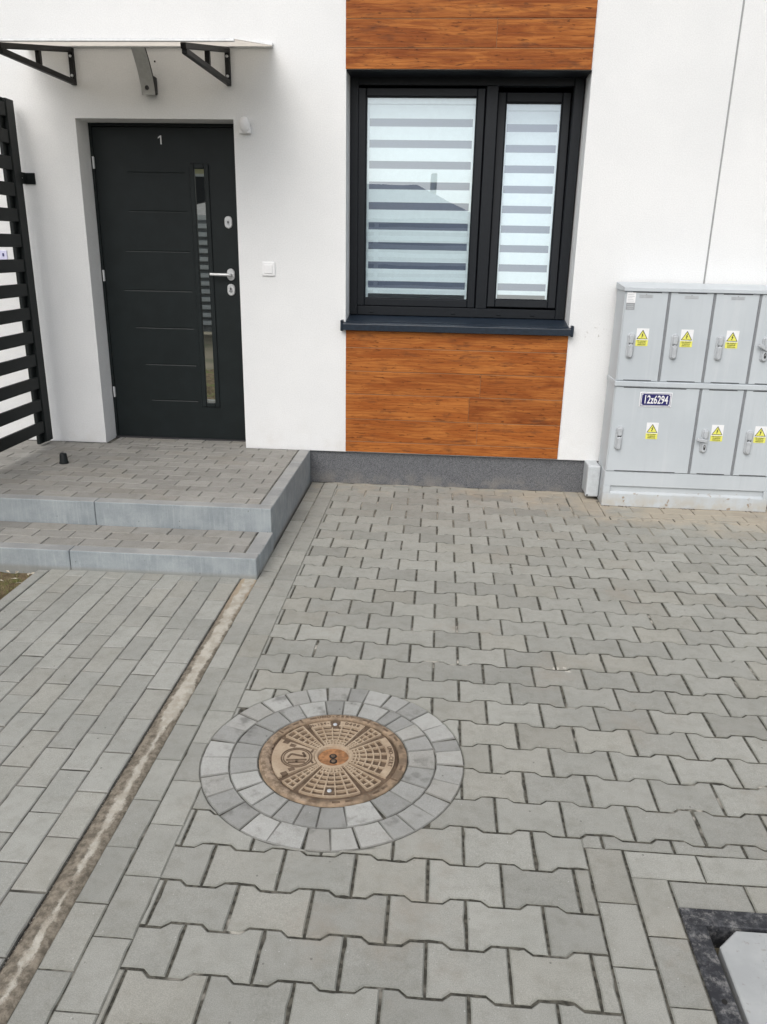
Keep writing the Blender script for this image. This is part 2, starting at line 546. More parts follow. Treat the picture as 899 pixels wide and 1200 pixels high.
M['roof_tile'] = simple('grey_roof_tile', (0.10, 0.10, 0.105), 0.7, var=0.2, scale=6)
M['far_white'] = simple('far_render', (0.66, 0.66, 0.64), 0.9)
M['far_slat'] = simple('far_slat', (0.50, 0.52, 0.53), 0.6)
M['far_yellow'] = simple('far_render_cream', (0.62, 0.58, 0.36), 0.9)
M['far_back'] = simple('far_panel', (0.20, 0.21, 0.22), 0.6)
M['grit'] = simple('dark_grit', (0.12, 0.10, 0.08), 0.9, var=0.4, scale=300)
M['grit_pale'] = simple('pale_grit', (0.36, 0.33, 0.28), 0.9, var=0.3, scale=300)
M['lilac'] = simple('lilac_plate', (0.62, 0.62, 0.80), 0.5)
M['leaf'] = simple('dry_leaf', (0.48, 0.43, 0.34), 0.8, var=0.3, scale=200)

FONT = bpy.data.curves.new('lettering', 'FONT').name


# ------------------------------------------------------------------ mesh helpers
class MB:
    def __init__(self):
        self.v, self.f, self.i, self.s = [], [], [], []

    def addv(self, verts, faces, mi=0, smooth=False, mtx=None):
        o = len(self.v)
        for p in verts:
            p = Vector(p)
            self.v.append(mtx @ p if mtx else p)
        for fc in faces:
            self.f.append([o + k for k in fc])
            self.i.append(mi)
            self.s.append(smooth)
        return self

    def bm(self, b, mi=0, smooth=False, mtx=None):
        b.verts.ensure_lookup_table()
        b.verts.index_update()
        self.addv([v.co.copy() for v in b.verts], [[v.index for v in f.verts] for f in b.faces], mi, smooth, mtx)
        b.free()
        return self

    def box(self, x0, x1, y0, y1, z0, z1, bev=0.0, mi=0, seg=1, mtx=None):
        b = bmesh.new()
        bmesh.ops.create_cube(b, size=1.0)
        for v in b.verts:
            v.co = Vector(((x0 + x1) / 2 + v.co.x * (x1 - x0), (y0 + y1) / 2 + v.co.y * (y1 - y0), (z0 + z1) / 2 + v.co.z * (z1 - z0)))
        if bev > 0:
            bmesh.ops.bevel(b, geom=list(b.edges), offset=bev, segments=seg, affect='EDGES', profile=0.5)
        return self.bm(b, mi, False, mtx)

    def prism(self, poly, z0, z1, ch=0.0, mi=0, mtx=None, mi_edge=None):
        """outline in xy, counter-clockwise, upper edge chamfered"""
        n = len(poly)
        ins = inset(poly, ch) if ch else poly
        vs = [(x, y, z0) for x, y in poly] + [(x, y, z1 - ch * 0.8) for x, y in poly]
        fs = [[k, (k + 1) % n, n + (k + 1) % n, n + k] for k in range(n)]
        if ch:
            vs += [(x, y, z1) for x, y in ins]
            fs += [[n + k, n + (k + 1) % n, 2 * n + (k + 1) % n, 2 * n + k] for k in range(n)]
            fs.append(list(range(2 * n, 3 * n)))
            if mi_edge is not None:
                self.addv(vs, fs[:-1], mi_edge, False, mtx)
                return self.addv(vs[2 * n:], [list(range(n))], mi, False, mtx)
        else:
            fs.append(list(range(n, 2 * n)))
        return self.addv(vs, fs, mi, False, mtx)

    def tube(self, pts, r, seg=10, mi=0, cap=True, mtx=None):
        pts = [Vector(p) for p in pts]
        vs, fs = [], []
        for k, p in enumerate(pts):
            d = (pts[min(k + 1, len(pts) - 1)] - pts[max(k - 1, 0)]).normalized()
            a = d.orthogonal().normalized() if k == 0 else (a - d * a.dot(d)).normalized()
            b = d.cross(a)
            rr = r[k] if isinstance(r, (list, tuple)) else r
            for s in range(seg):
                t = 2 * math.pi * s / seg
                vs.append(p + (a * math.cos(t) + b * math.sin(t)) * rr)
        for k in range(len(pts) - 1):
            for s in range(seg):
                fs.append([k * seg + s, k * seg + (s + 1) % seg, (k + 1) * seg + (s + 1) % seg, (k + 1) * seg + s])
        self.addv(vs, fs, mi, True, mtx)
        if cap:
            self.addv(vs[:seg], [list(range(seg))[::-1]], mi, False, mtx)
            self.addv(vs[-seg:], [list(range(seg))], mi, False, mtx)
        return self

    def lathe(self, prof, c, axis='Z', seg=24, mi=0, smooth=True, cap=True):
        vs, fs = [], []
        for r, h in prof:
            for s in range(seg):
                t = 2 * math.pi * s / seg
                if axis == 'Z':
                    vs.append((c[0] + r * math.cos(t), c[1] + r * math.sin(t), c[2] + h))
                else:  # around y, height towards -y
                    vs.append((c[0] + r * math.cos(t), c[1] - h, c[2] + r * math.sin(t)))
        for k in range(len(prof) - 1):
            for s in range(seg):
                fs.append([k * seg + s, k * seg + (s + 1) % seg, (k + 1) * seg + (s + 1) % seg, (k + 1) * seg + s])
        self.addv(vs, fs, mi, smooth)
        n = len(prof)
        if cap:
            self.addv(vs[(n - 1) * seg:], [list(range(seg))], mi, False)
        return self

    def text(self, s, size, mtx, mi=0, bold=0.0, sx=1.0, thick=0.0, align='CENTER'):
        cu = bpy.data.curves.new('lettering', 'FONT')
        cu.body = s
        cu.size = size
        cu.align_x = align
        cu.align_y = 'CENTER'
        cu.offset = bold
        cu.extrude = thick
        cu.resolution_u = 3
        ob = bpy.data.objects.new('lettering', cu)
        me = bpy.data.meshes.new_from_object(ob)
        sc = Matrix.Diagonal((sx, 1, 1, 1))
        self.addv([v.co.copy() for v in me.vertices], [list(p.vertices) for p in me.polygons], mi, False, mtx @ sc)
        bpy.data.objects.remove(ob)
        bpy.data.curves.remove(cu)
        bpy.data.meshes.remove(me)
        return self

    def mesh(self, name, mats, origin=(0, 0, 0)):
        me = bpy.data.meshes.new(name)
        o = Vector(origin)
        me.from_pydata([v - o for v in self.v], [], self.f)
        for m in (mats if isinstance(mats, (list, tuple)) else [mats]):
            me.materials.append(m)
        for p, i, s in zip(me.polygons, self.i, self.s):
            p.material_index = i
            p.use_smooth = s
        b = bmesh.new()
        b.from_mesh(me)
        bmesh.ops.recalc_face_normals(b, faces=b.faces)
        b.to_mesh(me)
        b.free()
        return me

    def build(self, name, mats, parent=None, origin=None, loc=None):
        """verts are world coordinates; origin is the world position of the thing's base"""
        if origin is None:
            origin = parent.get('_o', (0, 0, 0)) if parent else (0, 0, 0)
        ob = bpy.data.objects.new(name, self.mesh(name, mats, origin))
        COL.objects.link(ob)
        if parent:
            ob.parent = parent
            ob['_o'] = list(origin)
        else:
            ob.location = origin
            ob['_o'] = list(origin)
        return ob


def inset(poly, d):
    n = len(poly)
    out = []
    for k in range(n):
        p0, p1, p2 = Vector(poly[k - 1]), Vector(poly[k]), Vector(poly[(k + 1) % n])
        e1, e2 = (p1 - p0), (p2 - p1)
        if e1.length < 1e-6 or e2.length < 1e-6:
            out.append(tuple(p1))
            continue
        n1 = Vector((-e1.y, e1.x)).normalized()
        n2 = Vector((-e2.y, e2.x)).normalized()
        b = n1 + n2
        if b.length < 1e-3:
            b = n1
        b.normalize()
        k_ = d / max(0.35, b.dot(n1))
        out.append(tuple(p1 + b * k_))
    return out


def tag(o, label=None, cat=None, group=None, kind=None):
    if label:
        o['label'] = label
    if cat:
        o['category'] = cat
    if group:
        o['group'] = group
    if kind:
        o['kind'] = kind
    return o


def thing(name, label, cat, loc, group=None, rotz=0.0):
    o = bpy.data.objects.new(name, None)
    COL.objects.link(o)
    o.location = loc
    o.rotation_euler = (0, 0, rotz)
    o['_o'] = list(loc)
    return tag(o, label, cat, group)


def grp(name, parent):
    """an empty that is one part with pieces of its own"""
    o = bpy.data.objects.new(name, None)
    COL.objects.link(o)
    o.parent = parent
    o['_o'] = parent.get('_o', [0, 0, 0])
    return o


def place(name, me, parent, loc, rotz=0.0, tilt=None):
    o = bpy.data.objects.new(name, me)
    COL.objects.link(o)
    o.parent = parent
    o.location = loc
    o.rotation_euler = (tilt[0], tilt[1], rotz) if tilt else (0, 0, rotz)
    return o


def area(poly):
    return 0.5 * sum(poly[k - 1][0] * poly[k][1] - poly[k][0] * poly[k - 1][1] for k in range(len(poly)))


def clip(poly, axis, lim, keep_less):
    """half-plane clip"""
    out = []
    n = len(poly)
    ins = (lambda p: p[axis] <= lim) if keep_less else (lambda p: p[axis] >= lim)
    for k in range(n):
        a, b = poly[k - 1], poly[k]
        if ins(a) != ins(b):
            t = (lim - a[axis]) / (b[axis] - a[axis])
            out.append((a[0] + t * (b[0] - a[0]), a[1] + t * (b[1] - a[1])))
        if ins(b):
            out.append(b)
    return clean(out)


def clean(poly, eps=0.0012):
    out = []
    for p in poly:
        if not out or math.hypot(p[0] - out[-1][0], p[1] - out[-1][1]) > eps:
            out.append(p)
    while len(out) > 1 and math.hypot(out[0][0] - out[-1][0], out[0][1] - out[-1][1]) <= eps:
        out.pop()
    return out


def cut_circle(poly, c, rad):
    """part of the outline outside a circle"""
    pts = []
    n = len(poly)
    for k in range(n):
        a, b = poly[k], poly[(k + 1) % n]
        m = 14
        for s in range(m):
            t = s / m
            pts.append((a[0] + t * (b[0] - a[0]), a[1] + t * (b[1] - a[1]), s == 0))
    d = [math.hypot(p[0] - c[0], p[1] - c[1]) - rad for p in pts]
    if min(d) >= 0:
        return poly
    if max(d) <= 0:
        return []
    N = len(pts)
    start = next(k for k in range(N) if d[k] > 0 and d[k - 1] <= 0)
    out, ex = [], None

    def cross(i, j):
        t = d[i] / (d[i] - d[j])
        return (pts[i][0] + t * (pts[j][0] - pts[i][0]), pts[i][1] + t * (pts[j][1] - pts[i][1]))

    first = cross(start - 1, start)
    out.append(first)
    k = start
    for _ in range(N):
        i, j = k % N, (k + 1) % N
        if d[i] > 0 and pts[i][2]:
            out.append(pts[i][:2])
        if d[i] > 0 and d[j] <= 0:
            ex = cross(i, j)
            out.append(ex)
        elif d[i] <= 0 and d[j] > 0:
            en = cross(i, j)
            arc(out, ex, en, c, rad)
            if j != start:
                out.append(en)
        k += 1
    return clean(out)


def arc(out, p, q, c, rad):
    a0 = math.atan2(p[1] - c[1], p[0] - c[0])
    a1 = math.atan2(q[1] - c[1], q[0] - c[0])
    da = (a1 - a0 + math.pi) % (2 * math.pi) - math.pi
    m = max(1, int(abs(da) * rad / 0.02))
    for s in range(1, m):
        t = a0 + da * s / m
        out.append((c[0] + rad * math.cos(t), c[1] + rad * math.sin(t)))


# ================================================================== GROUND
TH = 0.006845           # the paving runs a touch askew to the wall
CT, ST = math.cos(TH), math.sin(TH)


def l2w(x, y):
    return (CT * x - ST * y, ST * x + CT * y)


b = MB()
b.addv([(-400, -400, -0.07), (400, -400, -0.07), (400, 400, -0.07), (-400, 400, -0.07)], [[0, 1, 2, 3]])
tag(b.build('ground', M['ground']), kind='structure')

JZ = -0.006


def sheet(name, x0, x1, y0, y1, z, mat):
    m = MB()
    m.addv([(x0, y0, z), (x1, y0, z), (x1, y1, z), (x0, y1, z)], [[0, 1, 2, 3]])
    o = m.build(name, mat)
    o.rotation_euler = (0, 0, TH)
    return tag(o, kind='structure')


# ---------------------------------------------------------------- driveway
MAN = (-0.5235 * CT + -3.2195 * ST, 0.5235 * ST + -3.2195 * CT)       # manhole centre in paving coordinates
RO, RM, RI = 0.440, 0.346, 0.2520
drive = sheet('driveway', -1.136, 4.2, -9.2, 0.06, JZ + 0.0015, M['joint'])
# the bed of sand is cut away under the access pit and under the manhole
me = drive.data
me.clear_geometry()
PX0, PX1, PY0, PY1 = 0.4445, 1.0445, -4.368, -3.768
HS, HR = 0.30, 0.2465
gxs = sorted([-1.136, PX0 + .02, PX1 - .02, 4.2, MAN[0] - HS, MAN[0] + HS])
gys = sorted([-9.2, PY0 + .02, PY1 - .02, 0.06, MAN[1] - HS, MAN[1] + HS])
vs, fs = [], []
BZ = JZ + 0.0015
for i in range(len(gxs) - 1):
    for j in range(len(gys) - 1):
        xm, ym = (gxs[i] + gxs[i + 1]) / 2, (gys[j] + gys[j + 1]) / 2
        if (PX0 < xm < PX1 and PY0 < ym < PY1) or (abs(xm - MAN[0]) < HS and abs(ym - MAN[1]) < HS):
            continue
        o = len(vs)
        vs += [(gxs[i], gys[j], BZ), (gxs[i + 1], gys[j], BZ), (gxs[i + 1], gys[j + 1], BZ), (gxs[i], gys[j + 1], BZ)]
        fs.append([o, o + 1, o + 2, o + 3])
o = len(vs)
for s_ in range(64):
    t = 2 * math.pi * s_ / 64
    cx_, cy_ = math.cos(t), math.sin(t)
    q_ = HS / max(abs(cx_), abs(cy_))
    vs += [(MAN[0] + HR * cx_, MAN[1] + HR * cy_, BZ), (MAN[0] + q_ * cx_, MAN[1] + q_ * cy_, BZ)]
for s_ in range(64):
    a_, b_ = o + 2 * s_, o + 2 * ((s_ + 1) % 64)
    fs.append([a_, a_ + 1, b_ + 1, b_])
me.from_pydata(vs, [], fs)

G = 0.0072     # joint width
CH = 0.0036    # edge chamfer
PITCH_X, PITCH_Y = 0.2025, 0.140446
GX, GY = -0.8242, -3.59058
he, hw, lobe, sl = 0.0790 - G / 2, 0.0615 - G / 2, 0.0405, 0.0205
L2 = PITCH_X / 2 - G / 2
xa, xb = L2 - lobe + G / 2 + 0.0005, L2 - lobe - sl + G / 2 + 0.0005
BEH = [(-L2, -he), (-xa, -he), (-xb, -hw), (xb, -hw), (xa, -he), (L2, -he), (L2, he), (xa, he), (xb, hw), (-xb, hw), (-xa, he), (-L2, he)]
def rect(x0, x1, y0, y1):
    return [(x0, y0), (x1, y0), (x1, y1), (x0, y1)]


rest = MB()


def worn(poly, chip=0.05):
    """slightly uneven outline with a few chipped spots"""
    out = []
    n = len(poly)
    for k in range(n):
        a, b_ = poly[k], poly[(k + 1) % n]
        dx, dy = b_[0] - a[0], b_[1] - a[1]
        L = math.hypot(dx, dy)
        out.append(a)
        m_ = int(L / 0.034)
        for q in range(1, m_ + 1):
            t = (q + random.uniform(-0.25, 0.25)) / (m_ + 1)
            d = random.uniform(-0.0002, 0.0008)
            if random.random() < chip:
                d = random.uniform(0.002, 0.0038)
            out.append((a[0] + dx * t - dy / L * d, a[1] + dy * t + dx / L * d))
    return out


def lay(name, poly, parent, mat, z=0.0, jitter=0.0012, restmb=None, minarea=0.0004, ch=CH, viewz=None):
    """one stone: an object when in view, else joined to the rest"""
    if len(poly) < 3 or abs(area(poly)) < minarea:
        return None
    if area(poly) < 0:
        poly = poly[::-1]
    cx = sum(p[0] for p in poly) / len(poly)
    cy = sum(p[1] for p in poly) / len(poly)
    dz = random.uniform(-jitter, jitter * 0.4)
    w = l2w(cx, cy)
    if restmb is not None and not in_view(w[0], w[1], z):
        restmb.prism(poly, z - 0.05, z + dz, ch)
        return None
    m = MB()
    dx = max(p[0] for p in poly) - min(p[0] for p in poly)
    dy = max(p[1] for p in poly) - min(p[1] for p in poly)
    c = min(ch, 0.2 * min(dx, dy))
    if name == 'rectangular_paver':
        c = min(c, 0.0036)
        sx_, sy_ = (dx + 0.0038) / dx, (dy + 0.0038) / dy          # tighter joints between plain stones
        poly = [(cx + (p[0] - cx) * sx_, cy + (p[1] - cy) * sy_) for p in poly]
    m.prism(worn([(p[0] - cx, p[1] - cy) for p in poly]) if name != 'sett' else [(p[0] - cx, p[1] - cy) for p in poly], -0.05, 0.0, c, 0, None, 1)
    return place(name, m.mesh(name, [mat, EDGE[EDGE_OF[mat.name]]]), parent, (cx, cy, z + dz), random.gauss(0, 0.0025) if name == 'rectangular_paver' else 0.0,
                 (random.gauss(0, 0.004), random.gauss(0, 0.004)))


beh_meshes = []
for k in range(10):
    m = MB()
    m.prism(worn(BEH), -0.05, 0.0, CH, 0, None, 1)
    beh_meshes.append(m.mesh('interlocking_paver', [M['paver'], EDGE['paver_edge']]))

EXC_X, EXC_Y = 0.675, -0.515      # border by the cabinet
HAT_X, HAT_Y = 0.238, -3.5715     # border round the access pit
count_b = 0
for k in range(40, -27, -1):
    cy = GY - k * PITCH_Y if False else GY + (-k) * PITCH_Y
    cy = GY + (-k) * PITCH_Y
    if cy < -9.0:
        continue
    offx = 0.0 if k % 2 == 0 else 0.5
    # joints lie at whole steps in odd rows, at half steps in even rows
    for i in range(-2, 26):
        cx = GX + PITCH_X * (i + (0.5 if k % 2 else 0.0))
        x0, x1, y0, y1 = cx - L2, cx + L2, cy - he, cy + he
        if x1 < -0.925 or x0 > 3.4 or y0 > -0.146:
            continue
        poly = [(cx + a, cy + c_) for a, c_ in BEH]
        full = True
        if x0 < -0.927:
            poly = clip(poly, 0, -0.9415, False)
            full = False
        if y1 > -0.147:
            poly = clip(poly, 1, -0.1475, True)
            full = False
        pieces = [poly]
        if x1 > EXC_X - G and y1 > EXC_Y - G:
            a = clip(poly, 0, EXC_X - G, True) if x0 < EXC_X - G else []
            rest_ = clip(poly, 0, EXC_X - G, False) if x0 < EXC_X - G else poly
            bq = clip(rest_, 1, EXC_Y - G, True)
            pieces = [a, bq]
            full = False
            if x0 < EXC_X - G and y0 > EXC_Y - G:
                pieces = [a]
        if x1 > HAT_X - G and y0 < HAT_Y + G:
            if x0 < HAT_X - G:
                if y1 > HAT_Y + 0.03 and y0 < HAT_Y:
                    a = clip(poly, 0, HAT_X - G, True)
                    bq = clip(clip(poly, 0, HAT_X - G, False), 1, HAT_Y + G, False)
                    pieces = [a, bq]
                else:
                    pieces = [clip(poly, 0, HAT_X - G, True)]
            else:
                pieces = [clip(poly, 1, HAT_Y + G, False)] if cx < 1.4 and cy > -5 else [poly]
            full = False
        if math.hypot(cx - MAN[0], cy - MAN[1]) < RO + 0.14:
            pieces = [cut_circle(q, MAN, RO + 0.001) if len(q) > 2 else [] for q in pieces]
            full = False
        for q in pieces:
            if len(q) < 3:
                continue
            w = l2w(cx, cy)
            if full and in_view(w[0], w[1]):
                place('interlocking_paver', random.choice(beh_meshes), drive, (cx + random.gauss(0, 0.0007), cy + random.gauss(0, 0.0007), random.uniform(-0.0016, 0.0008)), random.gauss(0, 0.0035),
                      (random.gauss(0, 0.008), random.gauss(0, 0.007)))
                count_b += 1
            else:
                if lay('interlocking_paver', q, drive, M['paver'], restmb=rest):
                    count_b += 1

# two columns of rectangular stones along the strip and the steps
HA0, HAY = -1.0449, -2.06814
for i in range(-12, 36):
    yj = HAY - 0.2025 * i
    q = rect(-1.1325, -1.0449 - G / 2, yj - 0.2025 + G / 2, yj - G / 2)
    q = clip(q, 1, -0.003, True) if yj > -0.003 else q
    lay('rectangular_paver', q, drive, M['paver'], restmb=rest)
    yk = yj - 0.101
    q = rect(-1.0449 + G / 2, -0.9440, yk - 0.2025 + G / 2, yk - G / 2)
    if yk > -0.003:
        q = clip(q, 1, -0.003, True)
    if len(q) > 2:
        q = cut_circle(q, MAN, RO + 0.001)
    lay('rectangular_paver', q, drive, M['paver'], restmb=rest)
# slivers that close the gap beside full stones
for k in range(8, -25, -1):
    if k % 2 == 0 or True:
        cy = GY - k * PITCH_Y
        if k % 2:
            continue
        q = rect(-0.9415, -0.9285, cy - 0.072, cy + 0.074)
        if cy > -0.2:
            continue
        if math.hypot(-0.93 - MAN[0], cy - MAN[1]) < RO + 0.1:
            q = cut_circle(q, MAN, RO + 0.001)
        lay('filler_stone', q, drive, M['paver'], restmb=rest, minarea=0.0002)

# border at the wall and by the cabinet
x = -0.94
while x < EXC_X - 0.02:
    x1 = min(x + 0.2025, EXC_X)
    lay('rectangular_paver', rect(x + G / 2, x1 - G / 2, -0.0445 + G / 2, -0.003), drive, M['paver'])
    x = x1
x = -0.94 + 0.11
lay('rectangular_paver', rect(-0.94 + G / 2, x - G / 2, -0.1455 + G / 2, -0.0445 - G / 2), drive, M['paver'])
while x < EXC_X - 0.02:
    x1 = min(x + 0.2025, EXC_X)
    lay('rectangular_paver', rect(x + G / 2, x1 - G / 2, -0.1455 + G / 2, -0.0445 - G / 2), drive, M['paver'])
    x = x1
for col, (xa_, xb_, y0_) in enumerate(((0.675, 0.775, -0.12), (0.775, 0.875, 0.0))):
    y = y0_ + 0.2
    while y > -0.50:
        q = rect(xa_ + G / 2, xb_ - G / 2, max(y - 0.2, -0.5125) + G / 2, min(y, -0.003) - G / 2)
        if q[2][1] - q[0][1] > 0.02:
            lay('rectangular_paver', q, drive, M['paver'])
        y -= 0.2
for row, (ya, yb, xs) in enumerate(((-0.4135, -0.314, 0.875), (-0.5135, -0.4135, 0.875 + 0.0), (-0.314, -0.214, 0.875))):
    x = xs - (0.1 if row == 1 else 0.0)
    while x < 3.2:
        xa2, xb2 = max(x, xs), x + 0.2
        lay('rectangular_paver', rect(xa2 + G / 2, xb2 - G / 2, ya + G / 2, yb - G / 2), drive, M['paver'], restmb=rest)
        x += 0.2
# border round the access pit
for i in range(4):
    y = -3.5685 - 0.2 * i
    lay('rectangular_paver', rect(0.238, 0.3400 - G / 2, y - 0.2 + G, y), drive, M['paver'], restmb=rest)
    y = -3.6735 - 0.196 * i
    lay('rectangular_paver', rect(0.3430 + G / 2, 0.4425 - G / 2, y - 0.196 + G, y), drive, M['paver'], restmb=rest)
for i in range(5):
    x = 0.3440 + 0.2035 * i
    lay('rectangular_paver', rect(x + G / 2, x + 0.2035 - G / 2, -3.6705 + G / 2, -3.5715), drive, M['paver'], restmb=rest)
    x = 0.4440 + 0.2010 * i
    lay('rectangular_paver', rect(x + G / 2, x + 0.2010 - G / 2, -3.7665, -3.6725 - G / 2), drive, M['paver'], restmb=rest)
if rest.v:
    r_o = rest.build('paver_field', M['paver'], drive, (0, 0, 0))
    tag(r_o, kind='stuff')

# ring of small split setts round the manhole
OUT_A = [10, 19, 31, 44, 56, 67, 79, 89, 101, 111.5, 123, 136, 149, 161, 173, 186, 200, 213.5, 226, 238, 251, 265.5, 276, 287, 300.5, 311, 322.5, 334, 346, 359]
IN_A = [12, 26, 39, 51, 60, 78, 90, 102.5, 120, 134, 152, 171, 186.5, 201.5, 216, 230.5, 244.5, 257, 269, 285, 304.5, 322, 337, 354]


def ring(angles, r0, r1):
    n = len(angles)
    for k in range(n):
        a0, a1 = angles[k], angles[(k + 1) % n]
        if a1 < a0:
            a1 += 360
        a0, a1 = R(a0), R(a1)
        g0, g1 = 0.0013 / r0, 0.0013 / r1
        sk0, sk1 = random.gauss(0, 0.008), random.gauss(0, 0.008)
        pts = []
        m = 4
        for s in range(m + 1):
            t = a0 + g1 + sk0 + (a1 - a0 - 2 * g1) * s / m
            rr = r1 - 0.0008 + random.uniform(-0.0014, 0.0006)
            pts.append((MAN[0] + rr * math.cos(t), MAN[1] + rr * math.sin(t)))
        for s in range(m, -1, -1):
            t = a0 + g0 + (a1 - a0 - 2 * g0) * s / m
            rr = r0 + 0.0008 + random.uniform(-0.0006, 0.0014)
            pts.append((MAN[0] + rr * math.cos(t), MAN[1] + rr * math.sin(t)))
        lay('sett', pts, drive, M['sett'], z=0.001, jitter=0.002, ch=0.0032)


ring(OUT_A, RM, RO)
ring(IN_A, RI, RM)

# ---------------------------------------------------------------- left path
path = sheet('path', -2.2326, -1.2236, -9.2, -1.70, JZ + 0.001, M['joint_path'])
prest = MB()
PX = 0.1009
hol = []
for k in range(8):
    m = MB()
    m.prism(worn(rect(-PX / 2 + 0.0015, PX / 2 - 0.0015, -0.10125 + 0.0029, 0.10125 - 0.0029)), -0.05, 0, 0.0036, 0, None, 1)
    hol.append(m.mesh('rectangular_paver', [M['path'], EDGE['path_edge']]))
for c in range(10):
    cx = -1.2236 - PX * (c + 0.5)
    for i in range(-10, 40):
        # joints of the first column at y = -3.261 - .2025 i, the next ones shifted by half
        yj = -3.2612 - 0.2025 * i - (0.101 if c % 2 else 0.0) - 0.006 * math.sin(c * 2.3)
        cy = yj - 0.10125
        if cy < -9.1 or cy - 0.1 > -1.765:
            continue
        w = l2w(cx, cy)
        if yj > -1.765:
            q = clip(rect(cx - PX / 2 + 0.0015, cx + PX / 2 - 0.0015, cy - 0.10125 + G / 2, cy + 0.10125 - G / 2), 1, -1.766, True)
            lay('rectangular_paver', q, path, M['path'], restmb=prest)
        elif in_view(w[0], w[1]):
            place('rectangular_paver', random.choice(hol), path, (cx, cy + random.gauss(0, 0.001), random.uniform(-0.0015, 0.0008)), random.gauss(0, 0.003),
                  (random.gauss(0, 0.005), random.gauss(0, 0.007)))
        else:
            prest.prism(rect(cx - PX / 2 + 0.0015, cx + PX / 2 - 0.0015, cy - 0.10125 + G / 2, cy + 0.10125 - G / 2), -0.05, 0, CH)
if prest.v:
    tag(prest.build('paver_field', M['path'], path, (0, 0, 0)), kind='stuff')
# narrow edging along the path's left side
y = -1.79
while y > -7.0:
    m = MB()
    m.prism(rect(-2.292, -2.2345, max(y - 1.0, -7) + 0.002, y - 0.002), -0.12, 0.004, 0.004)
    place('edging_kerb', m.mesh('edging_kerb', M['path']), path, (0, 0, 0))
    y -= 1.0

# ---------------------------------------------------------------- concrete strip
m = MB()
nx, ny = 10, 260
vs, fs = [], []
for j in range(ny + 1):
    yy = -1.71 - 7.2 * j / ny
    for i in range(nx + 1):
        xx = -0.0455 + 0.091 * i / nx
        edge = abs(xx) / 0.0455
        zz = -0.0035 - 0.009 * max(0, edge - 0.55) / 0.45 + random.uniform(-0.0016, 0.0016)
        vs.append((xx, yy, zz))
for j in range(ny):
    for i in range(nx):
        a = j * (nx + 1) + i
        fs.append([a, a + 1, a + nx + 2, a + nx + 1])
m.addv(vs, fs, 0, True)
st = m.build('concrete_strip', M['strip'])
st.location = (*l2w(-1.1790, 0), 0)
st.rotation_euler = (0, 0, TH)
tag(st, kind='structure')
m = MB()
for k in range(1500):
    sd = random.choice((-1, -1, 1))
    gx = sd * (0.047 - abs(random.gauss(0, 0.012)))
    gy = -1.76 - random.random() ** 0.8 * 3.0
    r_ = random.uniform(0.0010, 0.0030)
    b = bmesh.new()
    bmesh.ops.create_icosphere(b, subdivisions=1, radius=r_)
    mt_ = Matrix.Translation((gx, gy, -0.006 - 0.006 * abs(gx) / 0.046)) @ Matrix.Rotation(random.uniform(0, 6), 4, 'Z') @ Matrix.Diagonal((1, random.uniform(.6, 1), random.uniform(.5, .9), 1))
    m.bm(b, 0 if random.random() < 0.6 else 1, False, mt_)
gt = m.build('grit', [M['grit'], M['grit_pale']])
gt.location = st.location
gt.rotation_euler = st.rotation_euler
tag(gt, 'loose grit lying along the edges of the concrete strip', kind='stuff')

# ---------------------------------------------------------------- soil and grass left of the path
m = MB()
nx, ny = 40, 60
vs, fs = [], []
for j in range(ny + 1):
    for i in range(nx + 1):
        xx = -2.29 - 1.6 * i / nx
        yy = -1.72 - 3.2 * j / ny
        vs.append((xx, yy, -0.030 + random.uniform(-0.008, 0.010)))
for j in range(ny):
    for i in range(nx):
        a = j * (nx + 1) + i
        fs.append([a, a + 1, a + nx + 2, a + nx + 1])
m.addv(vs, fs, 0, True)
so = m.build('soil', M['soil'])
so.rotation_euler = (0, 0, TH)
tag(so, kind='structure')
m = MB()
for k in range(5200):
    xx = -2.30 - random.random() ** 1.4 * 0.9
    yy = -1.80 - random.random() * 1.6
    if math.sin(xx * 21 + 1.3) + math.sin(yy * 17 + xx * 9) + random.gauss(0, 0.7) < 0.1:
        continue
    h = random.uniform(0.006, 0.028)
    a = random.uniform(0, 6.28)
    dx, dy = math.cos(a) * 0.0014, math.sin(a) * 0.0014
    lx, ly = random.gauss(0, 0.013), random.gauss(0, 0.013)
    m.addv([(xx - dx, yy - dy, -0.03), (xx + dx, yy + dy, -0.03), (xx + lx, yy + ly, -0.026 + h)], [[0, 1, 2]])
gr = m.build('grass', M['blades'])
gr.rotation_euler = (0, 0, TH)
tag(gr, 'mossy grass and dead blades in the soil left of the path', kind='stuff')
m = MB()
for k in range(70):
    xx = -2.31 - random.random() * 0.5
    yy = -1.80 - (random.random() ** 2) * 0.8
    a = random.uniform(0, 6.28)
    l, w_ = random.uniform(0.008, 0.028), random.uniform(0.004, 0.009)
    mt_ = Matrix.Translation((xx, yy, -0.013)) @ Matrix.Rotation(a, 4, 'Z') @ Matrix.Rotation(random.gauss(0, .3), 4, 'X')
    m.addv([(-l, 0, 0), (0, -w_, 0.004), (l, 0, 0), (0, w_, 0.004)], [[0, 1, 2, 3]], 0, False, mt_)
lv = m.build('leaf_litter', M['leaf'])
lv.rotation_euler = (0, 0, TH)
tag(lv, 'dry leaf bits lying on the soil by the lower step', kind='stuff')

